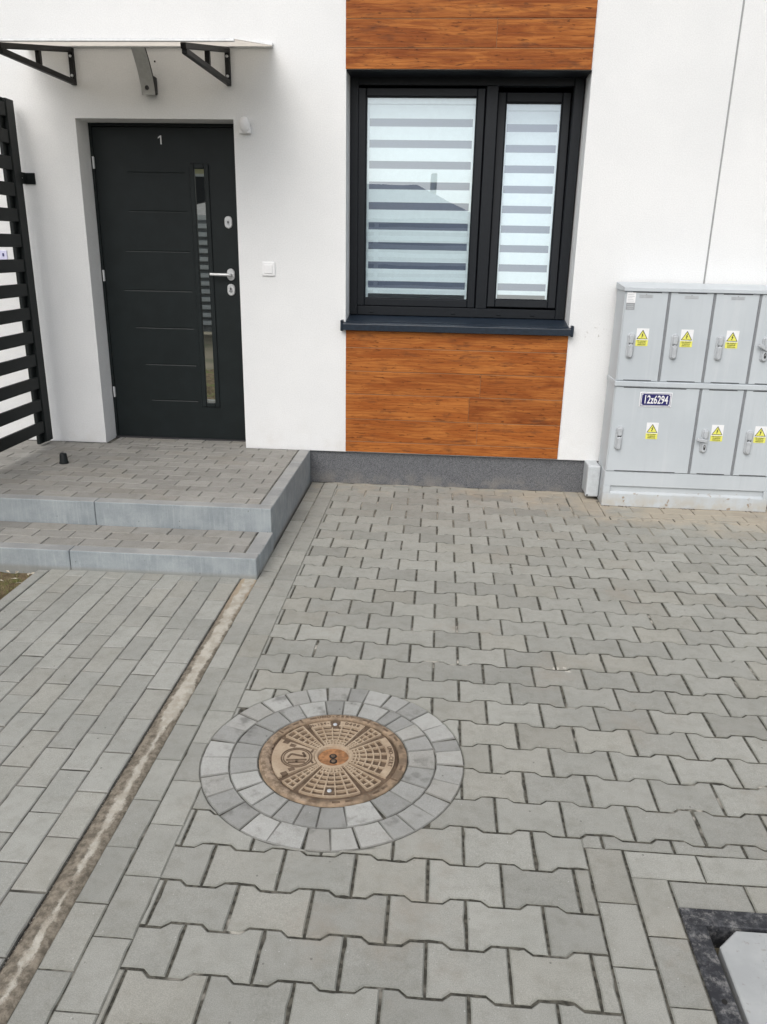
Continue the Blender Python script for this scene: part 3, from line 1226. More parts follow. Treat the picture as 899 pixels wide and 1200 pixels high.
# ================================================================== ENTRANCE STEPS
steps = thing('entrance_steps', 'two paved entrance steps edged with bluish concrete kerbs below the door', 'steps', (0, 0, 0), rotz=TH)
LZ, TZ = 0.243, 0.110           # landing and tread height
LX1, LF = -1.1435, -1.3600      # right face and front face of the landing (paving coordinates)
TX1, TF = -1.1360, -1.7720      # of the lower step
m = MB()
m.box(-4.2, LX1 - 0.02, LF + 0.02, 0.0, -0.05, LZ - 0.009)
m.box(-2.655, -1.615, -0.01, 0.30, 0.05, LZ - 0.009)
m.build('landing_bed', M['joint_path'], steps)
m = MB()
m.box(-4.2, TX1 - 0.02, TF + 0.02, LF + 0.01, -0.05, TZ - 0.009)
m.build('step_bed', M['joint_path'], steps)


def kerb(x0, x1, y0, y1, z1):
    m = MB()
    m.box(x0 + 0.0012, x1 - 0.0012, y0 + 0.0012, y1 - 0.0012, -0.10, z1, 0.006, seg=2)
    return m.build('kerb_stone', M['kerb'], steps)


KW = 0.080
jx = [-4.155, -3.155, -2.155, LX1]
for a, b_ in zip(jx[:-1], jx[1:]):
    kerb(a, b_, LF, LF + KW, LZ)
jy = [LF + KW, -0.95, -0.627, -0.36, -0.004]
for a, b_ in zip(jy[:-1], jy[1:]):
    kerb(LX1 - KW, LX1, a, b_, LZ - 0.001)
jx = [-4.125, -3.125, -2.125, TX1]
for a, b_ in zip(jx[:-1], jx[1:]):
    kerb(a, b_, TF, TF + KW, TZ)
kerb(TX1 - KW, TX1 + 0.004, TF + KW, LF - 0.003, TZ - 0.003)


def rows(x0, x1, ylist, z, ph, mat, restrict=None):
    """running bond with the long side across"""
    for r_, (ya, yb) in enumerate(ylist):
        x = ph + (0.102 if r_ % 2 else 0.0)
        while x > x0:
            x -= 0.2045
        while x < x1:
            a, b_ = max(x, x0), min(x + 0.2045, x1)
            if b_ - a > 0.012:
                lay('rectangular_paver', rect(a + 0.0034, b_ - 0.0034, ya + 0.0036, yb - 0.0036), steps, mat, z=z, jitter=0.002, ch=0.0045)
            x += 0.2045


yl = [(LF + KW + 0.002 + 0.1015 * k, LF + KW + 0.002 + 0.1015 * (k + 1)) for k in range(12)]
yl.append((yl[-1][1], -0.004))
rows(-3.35, LX1 - KW - 0.006, yl, LZ - 0.003, -1.307, M['landing'])
rows(-2.62, -1.62, [(0.0, 0.100), (0.1005, 0.195)], LZ - 0.003, -1.25, M['landing'])
yl = [(TF + KW + 0.003 + 0.1085 * k, TF + KW + 0.003 + 0.1085 * (k + 1)) for k in range(3)]
rows(-3.35, TX1 - KW - 0.006, yl, TZ - 0.003, -1.298, M['landing'])

# ================================================================== HOUSE
house = thing('house', 'white rendered house front with a dark door, dark window and wood look panels', 'house', (0, 0, 0))
WX0, WX1, WZ0, WZ1, D = -7.0, 6.5, 0.236, 6.2, 0.20
DX0, DX1, DZ1 = -2.657, -1.616, 2.386          # door opening
OX0, OX1, OZ0, OZ1 = -0.893, 0.608, 1.100, 2.671  # window opening
SEAM = 1.444
m = MB()
xs = [WX0, DX0, DX1, OX0, OX1, SEAM - 0.006, SEAM + 0.006, WX1]
zs = [WZ0, OZ0, DZ1, OZ1, WZ1]


def hole(xm, zm):
    return (DX0 < xm < DX1 and zm < DZ1) or (OX0 < xm < OX1 and OZ0 < zm < OZ1) or abs(xm - SEAM) < 0.006


for i in range(len(xs) - 1):
    for j in range(len(zs) - 1):
        if not hole((xs[i] + xs[i + 1]) / 2, (zs[j] + zs[j + 1]) / 2):
            m.addv([(xs[i], 0, zs[j]), (xs[i + 1], 0, zs[j]), (xs[i + 1], 0, zs[j + 1]), (xs[i], 0, zs[j + 1])], [[0, 1, 2, 3]])
for (a, b_, z0, z1) in ((DX0, DX1, WZ0 - 0.05, DZ1), (OX0, OX1, OZ0, OZ1)):
    m.addv([(a, 0, z0), (a, D + .08, z0), (a, D + .08, z1), (a, 0, z1)], [[0, 1, 2, 3]])
    m.addv([(b_, 0, z0), (b_, D + .08, z0), (b_, D + .08, z1), (b_, 0, z1)], [[0, 1, 2, 3]])
    m.addv([(a, 0, z1), (b_, 0, z1), (b_, D + .08, z1), (a, D + .08, z1)], [[0, 1, 2, 3]])
    m.addv([(a, 0, z0), (b_, 0, z0), (b_, D + .08, z0), (a, D + .08, z0)], [[0, 1, 2, 3]])
for xx in (SEAM - 0.006, SEAM + 0.006):
    m.addv([(xx, 0, WZ0), (xx, 0.02, WZ0), (xx, 0.02, WZ1), (xx, 0, WZ1)], [[0, 1, 2, 3]])
m.addv([(WX0, 0, WZ0), (DX0, 0, WZ0), (DX0, 0.06, WZ0), (WX0, 0.06, WZ0)], [[0, 1, 2, 3]])
m.addv([(DX1, 0, WZ0), (WX1, 0, WZ0), (WX1, 0.06, WZ0), (DX1, 0.06, WZ0)], [[0, 1, 2, 3]])
# the body of the house behind its front
BD = 8.0
for xx in (WX0, WX1):
    m.addv([(xx, 0, WZ0), (xx, BD, WZ0), (xx, BD, WZ1), (xx, 0, WZ1)], [[0, 1, 2, 3]])
m.addv([(WX0, BD, WZ0), (WX1, BD, WZ0), (WX1, BD, WZ1), (WX0, BD, WZ1)], [[0, 1, 2, 3]])
m.build('wall', M['plaster'], house)
m = MB()
m.box(SEAM - 0.0055, SEAM + 0.0055, 0.006, 0.018, WZ0, WZ1)
m.build('expansion_joint', M['filler'], house)
m = MB()
m.box(WX0 - 0.2, WX1 + 0.2, -0.25, BD + 0.2, WZ1 + 0.002, WZ1 + 0.25, 0.01)
m.build('roof', M['roof_tile'], house)
m = MB()
m.box(WX0 + 0.02, DX0 - 0.02, 0.022, 0.19, -0.20, WZ0 + 0.01)
m.box(DX1 + 0.02, WX1 - 0.02, 0.022, 0.19, -0.20, WZ0 + 0.01)
m.build('plinth', M['plinth'], house)
# room behind the window
m = MB()
for q in ([(-2.0, .29, .3), (2, .29, .3), (2, 4, .3), (-2, 4, .3)], [(-2, 4, .3), (2, 4, .3), (2, 4, 2.9), (-2, 4, 2.9)],
          [(-2, .29, .3), (-2, 4, .3), (-2, 4, 2.9), (-2, .29, 2.9)], [(2, .29, .3), (2, 4, .3), (2, 4, 2.9), (2, .29, 2.9)],
          [(-2, .29, 2.9), (2, .29, 2.9), (2, 4, 2.9), (-2, 4, 2.9)],
          [(-2, .29, .3), (OX0, .29, .3), (OX0, .29, 2.9), (-2, .29, 2.9)], [(OX1, .29, .3), (2, .29, .3), (2, .29, 2.9), (OX1, .29, 2.9)],
          [(OX0, .29, OZ1), (OX1, .29, OZ1), (OX1, .29, 2.9), (OX0, .29, 2.9)], [(OX0, .29, .3), (OX1, .29, .3), (OX1, .29, OZ0 + .08), (OX0, .29, OZ0 + .08)]):
    m.addv(q, [[0, 1, 2, 3]])
m.build('room', M['room'], house)

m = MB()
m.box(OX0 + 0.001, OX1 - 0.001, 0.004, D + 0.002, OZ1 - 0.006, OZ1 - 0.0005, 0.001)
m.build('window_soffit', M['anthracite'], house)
# wood look panels
PO = 0.008


def plank(par, x0, x1, z0, z1):
    g = 0.0021
    m = MB()
    m.box(-(x1 - x0) / 2 + g * .5, (x1 - x0) / 2 - g * .5, -PO / 2, PO / 2, -(z1 - z0) / 2 + g, (z1 - z0) / 2 - g, 0.0018)
    o = place('plank', m.mesh('plank', M['wood']), par, ((x0 + x1) / 2, -PO / 2 - 0.001 + random.uniform(-0.0008, 0.0008), (z0 + z1) / 2))
    return o


def cladding(x0, x1, zl, joints):
    m = MB()
    m.box(x0 + 0.002, x1 - 0.002, -0.0060, 0.004, zl[0] + 0.002, zl[-1] - 0.002)
    par = m.build('wood_cladding', M['seam'], house)
    for k in range(len(zl) - 1):
        cuts = [x0] + joints.get(k, []) + [x1]
        for a, b_ in zip(cuts[:-1], cuts[1:]):
            plank(par, a, b_, zl[k], zl[k + 1])
    return par


cladding(-0.8905, 0.6110, [0.2385, 0.316, 0.478, 0.655, 0.815, 0.975, 1.092], {1: [0.038], 2: [-0.028], 3: [0.043]})
cladding(-0.8960, 0.6030, [2.6695, 2.786, 2.943, 3.10, 3.26, 3.42, 3.58, 3.74], {1: [0.022], 3: [-0.3], 4: [0.2], 5: [-0.1]})

# window
win = grp('window', house)
FY0, FY1 = 0.20, 0.272
m = MB()
fx0, fx1, fz0, fz1 = OX0 + 0.001, OX1 - 0.008, 1.178, OZ1 - 0.001
fw = 0.056
m.box(fx0, fx0 + fw, FY0, FY1, fz0, fz1, 0.004)
m.box(fx1 - 0.063, fx1, FY0, FY1, fz0, fz1, 0.004)
m.box(fx0 + fw, fx1 - 0.063, FY0 + 0.0005, FY1, fz1 - 0.050, fz1 - 0.0005, 0.004)
m.box(fx0 + fw, fx1 - 0.063, FY0 + 0.0005, FY1, fz0 + 0.0005, fz0 + 0.062, 0.004)
m.box(-0.014, 0.062, FY0 + 0.001, FY1, fz0 + 0.062, fz1 - 0.050, 0.004)
m.build('frame', M['anthracite'], win)


def sash(gx0, gx1, gz0, gz1, w, wb, wt, y0):
    m = MB()
    y1 = y0 + 0.055
    m.box(gx0 - w, gx0, y0, y1, gz0 - wb, gz1 + wt, 0.005)
    m.box(gx1, gx1 + w, y0, y1, gz0 - wb, gz1 + wt, 0.005)
    m.box(gx0, gx1, y0 + 0.0004, y1, gz0 - wb + .0004, gz0, 0.005)
    m.box(gx0, gx1, y0 + 0.0004, y1, gz1, gz1 + wt - .0004, 0.005)
    # glazing bead
    for a in ((gx0, gx0 + 0.006, gz0, gz1), (gx1 - 0.006, gx1, gz0, gz1), (gx0 + .006, gx1 - .006, gz0, gz0 + 0.006), (gx0 + .006, gx1 - .006, gz1 - 0.006, gz1)):
        m.box(a[0], a[1], y0 + 0.010, y0 + 0.024, a[2], a[3], 0.0015)
    s = m.build('sash', M['anthracite'], win)
    m = MB()
    m.box(gx0 + 0.001, gx1 - 0.001, y0 + 0.021, y0 + 0.025, gz0 + 0.001, gz1 - 0.001, 0, 1)
    ymin = min(v.y for v in m.v)
    for k_, f_ in enumerate(m.f):
        if all(abs(m.v[q].y - ymin) < 1e-6 for q in f_):
            m.i[k_] = 0
    p = m.build('pane', [M['glass'], M['clear']], win)
    return s, p


SY = 0.203
s1, p1 = sash(-0.787, -0.072, 1.292, 2.556, 0.052, 0.050, 0.050, SY)
s2, p2 = sash(0.119, 0.480, 1.304, 2.541, 0.054, 0.052, 0.060, SY)
TILT = -R(3.6)
PIV = Vector((0, SY, 1.262))
tilt_m = Matrix.Translation(PIV) @ Matrix.Rotation(TILT, 4, 'X') @ Matrix.Translation(-PIV)
for o in (s2, p2):
    o.matrix_local = tilt_m
for xx in (-0.75, -0.33, -0.12 + 0.03, 0.16, 0.34, 0.40):
    pass
for xx in (-0.735, -0.165, 0.150, 0.382):
    m = MB()
    m.box(xx - 0.014, xx + 0.014, FY0 - 0.006, FY0 + 0.002, fz0 + 0.018, fz0 + 0.029, 0.003)
    m.build('drain_cap', M['anthracite'], win)
# window sill: sloped sheet with turned down nose and two end caps
m = MB()
prof = [(0.205, 1.176), (-0.048, 1.138), (-0.050, 1.134), (-0.050, 1.096), (-0.043, 1.096), (-0.043, 1.130), (0.205, 1.168)]
n = len(prof)
vs = [(-0.908, y, z) for y, z in prof] + [(0.622, y, z) for y, z in prof]
m.addv(vs, [[k, (k + 1) % n, n + (k + 1) % n, n + k] for k in range(n)] + [list(range(n)), list(range(n, 2 * n))])
m.box(-0.892, 0.607, 0.0, 0.205, 1.101, 1.150)
sill = m.build('window_sill', M['sill'], win)
for a in (-0.922, 0.6185):
    m = MB()
    m.box(a, a + 0.0165, -0.054, -0.0005, 1.088, 1.160, 0.003)
    m.build('sill_cap', M['sill'], win)

# front door
door = None
m = MB()
ly0 = 0.187
m.box(DX0 + 0.001, DX0 + 0.020, ly0 - 0.004, 0.26, LZ - 0.02, DZ1 - 0.001, 0.002)
m.box(DX1 - 0.020, DX1 - 0.001, ly0 - 0.004, 0.26, LZ - 0.02, DZ1 - 0.001, 0.002)
m.box(DX0 + 0.020, DX1 - 0.020, ly0 - 0.0035, 0.26, DZ1 - 0.022, DZ1 - 0.0015, 0.002)
m.build('door_frame', M['door'], house)
lx0, lx1, lz0, lz1 = DX0 + 0.024, DX1 - 0.023, LZ + 0.006, DZ1 - 0.026
sx0, sx1, sz0, sz1 = -1.946, -1.880, 0.523, 2.108
gz = [0.528, 0.790, 1.0515, 1.3095, 1.575, 1.836, 2.081]
gl = [-2.36, -2.385, -2.44, -2.498, -2.468, -2.423, -2.412]
gx1 = -2.012
# the leaf's face with pressed grooves: a grid whose groove rows sink in
m = MB()
fr = 0.0032


def leafface():
    """face of the door leaf around the slit, with a groove ring of strips"""
    vs, fs = [], []

    def quad(x0, x1, z0, z1, ya=ly0, yb=ly0):
        o = len(vs)
        vs.extend([(x0, ya, z0), (x1, ya, z0), (x1, yb, z1), (x0, yb, z1)])
        fs.append([o, o + 1, o + 2, o + 3])
    # right of and above/below the slit
    quad(sx1, lx1, lz0, lz1)
    quad(sx0, sx1, lz0, sz0)
    quad(sx0, sx1, sz1, lz1)
    quad(gx1, sx0, lz0, lz1)
    # left field row by row
    zz = lz0
    for z_, xl in zip(gz, gl):
        a, b_ = z_ - 0.006, z_ + 0.006
        quad(lx0, gx1, zz, a)
        quad(lx0, xl, a, b_)
        quad(xl, gx1, a, z_, ly0, ly0 + 0.0026)
        quad(xl, gx1, z_, b_, ly0 + 0.0026, ly0)
        zz = b_
    quad(lx0, gx1, zz, lz1)
    return vs, fs


vs, fs = leafface()
m.addv(vs, fs)
m.box(lx0, lx1, ly0 + 0.05, ly0 + 0.06, lz0, lz1)
for q in ([(lx0, ly0, lz0), (lx0, ly0 + .05, lz0), (lx0, ly0 + .05, lz1), (lx0, ly0, lz1)], [(lx1, ly0, lz0), (lx1, ly0 + .05, lz0), (lx1, ly0 + .05, lz1), (lx1, ly0, lz1)],
          [(lx0, ly0, lz0), (lx1, ly0, lz0), (lx1, ly0 + .05, lz0), (lx0, ly0 + .05, lz0)], [(lx0, ly0, lz1), (lx1, ly0, lz1), (lx1, ly0 + .05, lz1), (lx0, ly0 + .05, lz1)]):
    m.addv(q, [[0, 1, 2, 3]])
door = m.build('front_door', M['door'], house)
m = MB()
ow = 0.034
for a in ((sx0 - ow, sx0, sz0 - ow, sz1 + ow), (sx1, sx1 + ow, sz0 - ow, sz1 + ow), (sx0, sx1, sz0 - ow, sz0), (sx0, sx1, sz1, sz1 + ow)):
    m.box(a[0], a[1], ly0 - 0.011, ly0 + 0.02, a[2], a[3], 0.006, seg=2)
m.build('slit_frame', M['door'], door)
m = MB()
m.box(sx0, sx1, ly0 + 0.005, ly0 + 0.010, sz0, sz1)
m.build('slit_pane', M['mirror'], door)


def stadium(cx, cz, w, h, y0, y1, bev=0.002, seg=10):
    """upright rounded plate facing -y"""
    r_ = w / 2
    pts = []
    for s in range(seg + 1):
        t = math.pi * s / seg
        pts.append((cx + r_ * math.cos(t), cz + h / 2 - r_ + r_ * math.sin(t)))
    for s in range(seg + 1):
        t = math.pi + math.pi * s / seg
        pts.append((cx + r_ * math.cos(t), cz - h / 2 + r_ + r_ * math.sin(t)))
    pts = clean(pts, 0.0002)
    n = len(pts)
    ins = inset(pts, bev)
    vs = [(x, y1, z) for x, z in pts] + [(x, y0 + bev, z) for x, z in pts] + [(x, y0, z) for x, z in ins]
    fs = [[k, (k + 1) % n, n + (k + 1) % n, n + k] for k in range(n)]
    fs += [[n + k, n + (k + 1) % n, 2 * n + (k + 1) % n, 2 * n + k] for k in range(n)]
    fs.append(list(range(2 * n, 3 * n)))
    return vs, fs


def lockplate(cz, name, mark):
    m = MB()
    m.addv(*stadium(-1.7255, cz, 0.053, 0.080, ly0 - 0.012, ly0, 0.004))
    m.addv(*stadium(-1.7255, cz - 0.001, 0.020, 0.036, ly0 - 0.0145, ly0 - 0.011, 0.001), mi=1)
    m.addv(*stadium(-1.7255, cz + (0.006 if mark else 0.0), 0.0085, 0.017, ly0 - 0.0155, ly0 - 0.014, 0.0005), mi=2)
    if mark:
        m.box(-1.7375, -1.7135, ly0 - 0.0158, ly0 - 0.0143, cz - 0.010, cz - 0.0075, 0, 2)
    m.build(name, [M['satin'], M['steel'], M['black_print']], door)


lockplate(1.7735, 'upper_lock', False)
lockplate(1.328, 'lower_lock', True)
m = MB()
m.addv(*stadium(-1.7235, 1.430, 0.053, 0.080, ly0 - 0.012, ly0, 0.004))
m.lathe([(0.013, 0.0), (0.013, 0.030), (0.011, 0.040)], (-1.7235, ly0 - 0.010, 1.430), 'Y', 16)
m.tube([(-1.7235, ly0 - 0.046, 1.430), (-1.740, ly0 - 0.052, 1.430), (-1.765, ly0 - 0.054, 1.430), (-1.858, ly0 - 0.054, 1.431)], [0.0105, 0.0105, 0.0100, 0.0095], 12)
m.build('handle', M['satin'], door)
for zc in (2.139, 1.405, 0.580):
    m = MB()
    m.tube([(DX0 + 0.018, ly0 - 0.010, zc - 0.038), (DX0 + 0.018, ly0 - 0.010, zc + 0.038)], 0.0070, 12)
    m.box(DX0 + 0.016, DX0 + 0.024, ly0 - 0.006, ly0 + 0.001, zc - 0.036, zc + 0.036, 0.001)
    m.build('hinge', M['satin'], door)
m = MB()
FX = Matrix.Rotation(R(90), 4, 'X')        # xy text stands up facing -y
m.addv([(-2.172 + x_, ly0 - y_, 2.284 + z_) for y_ in (0.0, 0.003) for x_, z_ in ((0.005, -0.027), (0.013, -0.027), (0.013, 0.027), (0.006, 0.027), (-0.010, 0.016), (-0.010, 0.0085), (0.005, 0.0165))],
       [[7, 8, 9, 13], [9, 10, 13], [10, 11, 12, 13], [0, 1, 8, 7], [1, 2, 9, 8], [2, 3, 10, 9], [3, 4, 11, 10], [4, 5, 12, 11], [5, 6, 13, 12], [6, 0, 7, 13]])
m.build('door_number', M['white_print'], door)
m = MB()
m.box(lx0 - 0.02, lx1 + 0.02, 0.165, 0.25, LZ - 0.012, LZ + 0.004, 0.002)
m.build('threshold', M['slot'], house)

# ================================================================== BLINDS
def blind(label, x0, x1, z0, z1, ztop, pitch, sheer_h, y, tilt, group):
    base = Vector(((x0 + x1) / 2, y, z0))
    t = thing('roller_blind', label, 'blind', base, group)
    m = MB()
    m.box(x0 - 0.018, x1 + 0.022, y, y + 0.03, z1 - 0.040, z1 + 0.012, 0.006)
    m.build('cassette', M['fabric'], t)
    for a in ((x0 - 0.020, x0 - 0.0005), (x1 + 0.0005, x1 + 0.022)):
        m = MB()
        m.box(a[0], a[1], y + 0.0005, y + 0.010, z0 - 0.02, z1 - 0.042, 0.001)
        m.build('side_guide', M['fabric'], t)
    z = ztop
    top = z1 - 0.042
    while z - sheer_h > z0:
        m = MB()
        m.box(x0 - (0.0), x1, y + 0.0012, y + 0.0022, z, top)
        m.build('fabric_band', M['fabric'], t)
        m = MB()
        m.box(x0, x1, y + 0.003, y + 0.004, z - sheer_h, z)
        m.build('sheer_band', M['sheer'], t)
        top = z - sheer_h
        z -= pitch
    zb = z0 + 0.030
    m = MB()
    m.box(x0, x1, y + 0.0012, y + 0.0022, zb, top)
    m.build('fabric_band', M['fabric'], t)
    if tilt is not None:
        t.matrix_world = tilt @ Matrix.Translation(base)
    return t


blind('wide zebra blind with pale and dim bands behind the large window pane', -0.767, -0.092, 1.294, 2.554, 2.431, 0.1278, 0.047, SY + 0.036, None, 'zebra blinds in the window')
blind('narrow zebra blind with lavender bands behind the tilted window sash', 0.134, 0.462, 1.306, 2.536, 2.418, 0.1258, 0.047, SY + 0.036, tilt_m, 'zebra blinds in the window')

# ================================================================== THINGS ON THE WALL
# canopy
can = thing('door_canopy', 'thin pale canopy sheet on two black triangular brackets above the door', 'canopy', (-2.14, 0, 2.79))
m = MB()
SX0, SX1, SY1 = -2.925, -1.347, -0.955


def czl(y):
    return 2.797 + (2.622 - 2.797) * (y / SY1)


ns = 12
vs, fs = [], []
for j in range(ns + 1):
    y = SY1 * j / ns
    z = czl(y)
    vs += [(SX0, y, z), (SX1, y, z), (SX0, y, z + 0.004), (SX1, y, z + 0.004)]
for j in range(ns):
    a, c = 4 * j, 4 * (j + 1)
    fs += [[a, a + 1, c + 1, c], [a + 2, c + 2, c + 3, a + 3], [a, c, c + 2, a + 2], [a + 1, a + 3, c + 3, c + 1]]
fs += [[0, 2, 3, 1], [4 * ns, 4 * ns + 1, 4 * ns + 3, 4 * ns + 2]]
m.addv(vs, fs)
m.build('roof_sheet', M['canopy'], can)
m = MB()
m.box(SX0, SX1, -0.022, -0.001, 2.786, 2.814, 0.003)
m.build('wall_profile', M['satin'], can)
m = MB()
m.box(SX0, SX1, SY1 - 0.004, SY1 + 0.012, 2.614, 2.628, 0.003)
m.build('edge_profile', M['satin'], can)


def bar(mb, p, q, w, h, mi=0):
    p, q = Vector(p), Vector(q)
    d = (q - p)
    L = d.length
    d.normalize()
    up = Vector((1, 0, 0))
    sd = d.cross(up).normalized()
    mt_ = Matrix((up, d, -sd)).transposed().to_4x4()
    mt_.translation = (p + q) / 2
    mb.box(-w / 2, w / 2, -L / 2, L / 2, -h / 2, h / 2, 0.003, mi, 1, mt_)


for bx in (-1.634, -2.636):
    br = grp('bracket', can)
    m = MB()
    m.box(bx - 0.015, bx + 0.015, -0.030, -0.0005, 2.574, 2.784, 0.003)
    m.build('wall_post', M['bracket'], br)
    m = MB()
    bar(m, (bx, -0.03, 2.770), (bx, -0.90, 2.608), 0.030, 0.030)
    m.build('arm', M['bracket'], br)
    m = MB()
    bar(m, (bx, -0.03, 2.590), (bx, -0.885, 2.588), 0.029, 0.030)
    m.build('brace', M['bracket'], br)
    m = MB()
    bar(m, (bx, -0.455, 2.603), (bx, -0.455, 2.678), 0.028, 0.030)
    m.build('strut', M['bracket'], br)
    for zz in (2.625, 2.735):
        m = MB()
        m.lathe([(0.009, 0), (0.009, 0.004), (0.004, 0.008)], (bx, -0.030, zz), 'Y', 12)
        m.build('bolt', M['steel'], br)

# curved wall lamp with sensor
lamp = thing('wall_lamp', 'curved grey wall lamp with a black sensor hanging under the canopy', 'lamp', (-2.13, 0, 2.52))
m = MB()
m.box(-2.175, -2.096, -0.062, -0.0005, 2.520, 2.622, 0.006)
m.build('wall_base', M['lamp_side'], lamp)
m = MB()
ns = 14
pf = []
for j in range(ns + 1):
    t = j / ns
    pf.append((-0.066 - 0.135 * t ** 1.7, 2.512 + 0.235 * t))
vs, fs = [], []
for y, z in pf:
    vs += [(-2.178, y, z), (-2.092, y, z), (-2.178, y + 0.018, z + 0.002), (-2.092, y + 0.018, z + 0.002)]
for j in range(ns):
    a, c = 4 * j, 4 * (j + 1)
    m_ = 0
    fs += [[a, a + 1, c + 1, c]]
m.addv(vs, fs, 0, True)
fs = []
for j in range(ns):
    a, c = 4 * j, 4 * (j + 1)
    fs += [[a + 2, c + 2, c + 3, a + 3], [a, c, c + 2, a + 2], [a + 1, a + 3, c + 3, c + 1]]
fs += [[0, 2, 3, 1], [4 * ns, 4 * ns + 1, 4 * ns + 3, 4 * ns + 2]]
m.addv(vs, fs, 1)
m.build('curved_shade', [M['lamp_grey'], M['lamp_side']], lamp)
m = MB()
m.lathe([(0.013, 0), (0.013, 0.008), (0.009, 0.015), (0.002, 0.018)], (-2.140, -0.068, 2.552), 'Y', 14)
m.build('sensor', M['black_print'], lamp)

# white dome sensor beside the door
sn = thing('motion_sensor', 'small white dome sensor on the wall right of the door top', 'sensor', (-1.537, 0, 2.305))
m = MB()
m.box(-1.576, -1.500, -0.034, -0.0005, 2.302, 2.345, 0.004)
m.build('mount', M['white'], sn)
m = MB()
b = bmesh.new()
bmesh.ops.create_uvsphere(b, u_segments=20, v_segments=12, radius=1.0)
m.bm(b, 0, True, Matrix.Translation((-1.537, -0.034, 2.352)) @ Matrix.Diagonal((0.034, 0.032, 0.046, 1)))
m.build('dome', M['white'], sn)

# doorbell push
sw = thing('doorbell_switch', 'square white doorbell switch on the wall right of the door handle', 'switch', (-1.414, 0, 1.43))
m = MB()
m.box(-1.458, -1.370, -0.011, -0.0005, 1.434, 1.524, 0.004, seg=2)
m.build('frame', M['white'], sw)
m = MB()
m.box(-1.442, -1.386, -0.017, -0.010, 1.450, 1.506, 0.003, seg=2)
m.build('rocker', M['white'], sw)

# small screw hole in the wall under the canopy
m = MB()
m.lathe([(0.006, 0.0), (0.006, 0.002)], (-2.104, 0.0, 2.711), 'Y', 10)
tag(m.build('wall_plug', M['slot'], None, (-2.104, 0, 2.711)), 'tiny dark wall plug right of the curved lamp', 'plug')

# plate on the wall seen through the fence
pl = thing('wall_plate', 'pale lilac plate on the wall behind the black slatted fence', 'plate', (-3.14, 0, 1.47))
m = MB()
m.box(-3.55, -3.230, -0.006, -0.0005, 1.470, 1.563, 0.002)
m.build('plate', M['lilac'], pl)
m = MB()
m.box(-3.55, -3.205, -0.014, -0.0005, 1.436, 1.468, 0.003)
m.build('holder', M['white'], pl)
m = MB()
for (a, w_) in ((-3.50, 0.07), (-3.40, 0.05), (-3.32, 0.025)):
    m.box(a, a + w_, -0.0072, -0.006, 1.530, 1.536)
m.box(-3.262, -3.250, -0.0072, -0.006, 1.524, 1.545)
m.build('print', M['blue_print'], pl)

# ================================================================== FENCE
FXP = -3.030
fence = thing('slatted_fence', 'black slatted privacy fence standing at right angles to the house wall', 'fence', (FXP, -0.07, LZ))


def fpost(y0, y1):
    m = MB()
    m.box(FXP - 0.046, FXP - 0.021, y0, y1, LZ + 0.012, 2.482, 0.003)
    m.build('post', M['black'], fence)


fpost(-0.205, -0.066)
fpost(-2.12, -1.95)
m = MB()
m.box(FXP - 0.0205, FXP + 0.006, -0.160, -0.064, LZ + 0.022, 2.478, 0.004)
m.build('cover_strip', M['black'], fence)
m = MB()
m.box(-0.010, 0.010, -0.90, 0.90, -0.0405, 0.0405, 0.003)
slat_me = m.mesh('slat', M['black'])
for k in range(14):
    z = 0.3735 + 0.1565 * k + 0.0035
    place('slat', slat_me, fence, (-0.010, -1.064 + 0.07, z - LZ))
m = MB()
m.box(FXP - 0.018, FXP + 0.006, -0.064, -0.0008, 1.985, 2.055, 0.002)
m.box(FXP - 0.018, FXP + 0.062, -0.010, -0.0006, 1.985, 2.055, 0.002)
m.build('bracket', M['black'], fence)
m = MB()
m.lathe([(0.005, 0), (0.005, 0.003)], (FXP + 0.002, -0.064, 2.02), 'Y', 10)
m.build('screw', M['steel'], fence)

# ================================================================== DOOR STOP
m = MB()
dsx, dsy = -2.688, -0.605
m.lathe([(0.030, 0.0), (0.030, 0.006), (0.027, 0.012), (0.0225, 0.062), (0.018, 0.067)], (dsx, dsy, LZ - 0.002), 'Z', 20)
ds = thing('door_stop', 'small black rubber door stop standing on the paved landing', 'door stop', (dsx, dsy, LZ))
m.build('rubber_body', M['black'], ds)
m = MB()
m.lathe([(0.007, 0.0), (0.007, 0.003), (0.004, 0.0045)], (dsx, dsy, LZ + 0.065), 'Z', 12)
m.build('screw', M['slot'], ds)

# ================================================================== UTILITY CABINET
CY = -0.285
cab = thing('utility_cabinet', 'pale grey electricity cabinet of many small doors against the white wall', 'cabinet', (1.43, CY, 0))
CX0, CX1 = 0.890, 1.972
m = MB()
m.box(CX0, CX1, CY + 0.016, -0.030, 0.0, 0.243, 0.004)
m.box(CX0, CX1, CY, CY + 0.018, 0.142, 0.2425, 0.003)
m.box(CX0 + 0.0004, CX1 - 0.0004, CY + 0.0004, CY + 0.018, 0.0, 0.091, 0.003)
m.box(CX0 + 0.0002, 0.936, CY + 0.0002, CY + 0.018, 0.090, 0.143, 0.002)
m.box(1.935, CX1 - 0.0002, CY + 0.0002, CY + 0.018, 0.090, 0.143, 0.002)
m.addv([(0.936, CY + 0.002, 0.0905), (1.935, CY + 0.002, 0.0905), (1.935, CY + 0.0155, 0.103), (0.936, CY + 0.0155, 0.103)], [[0, 1, 2, 3]])
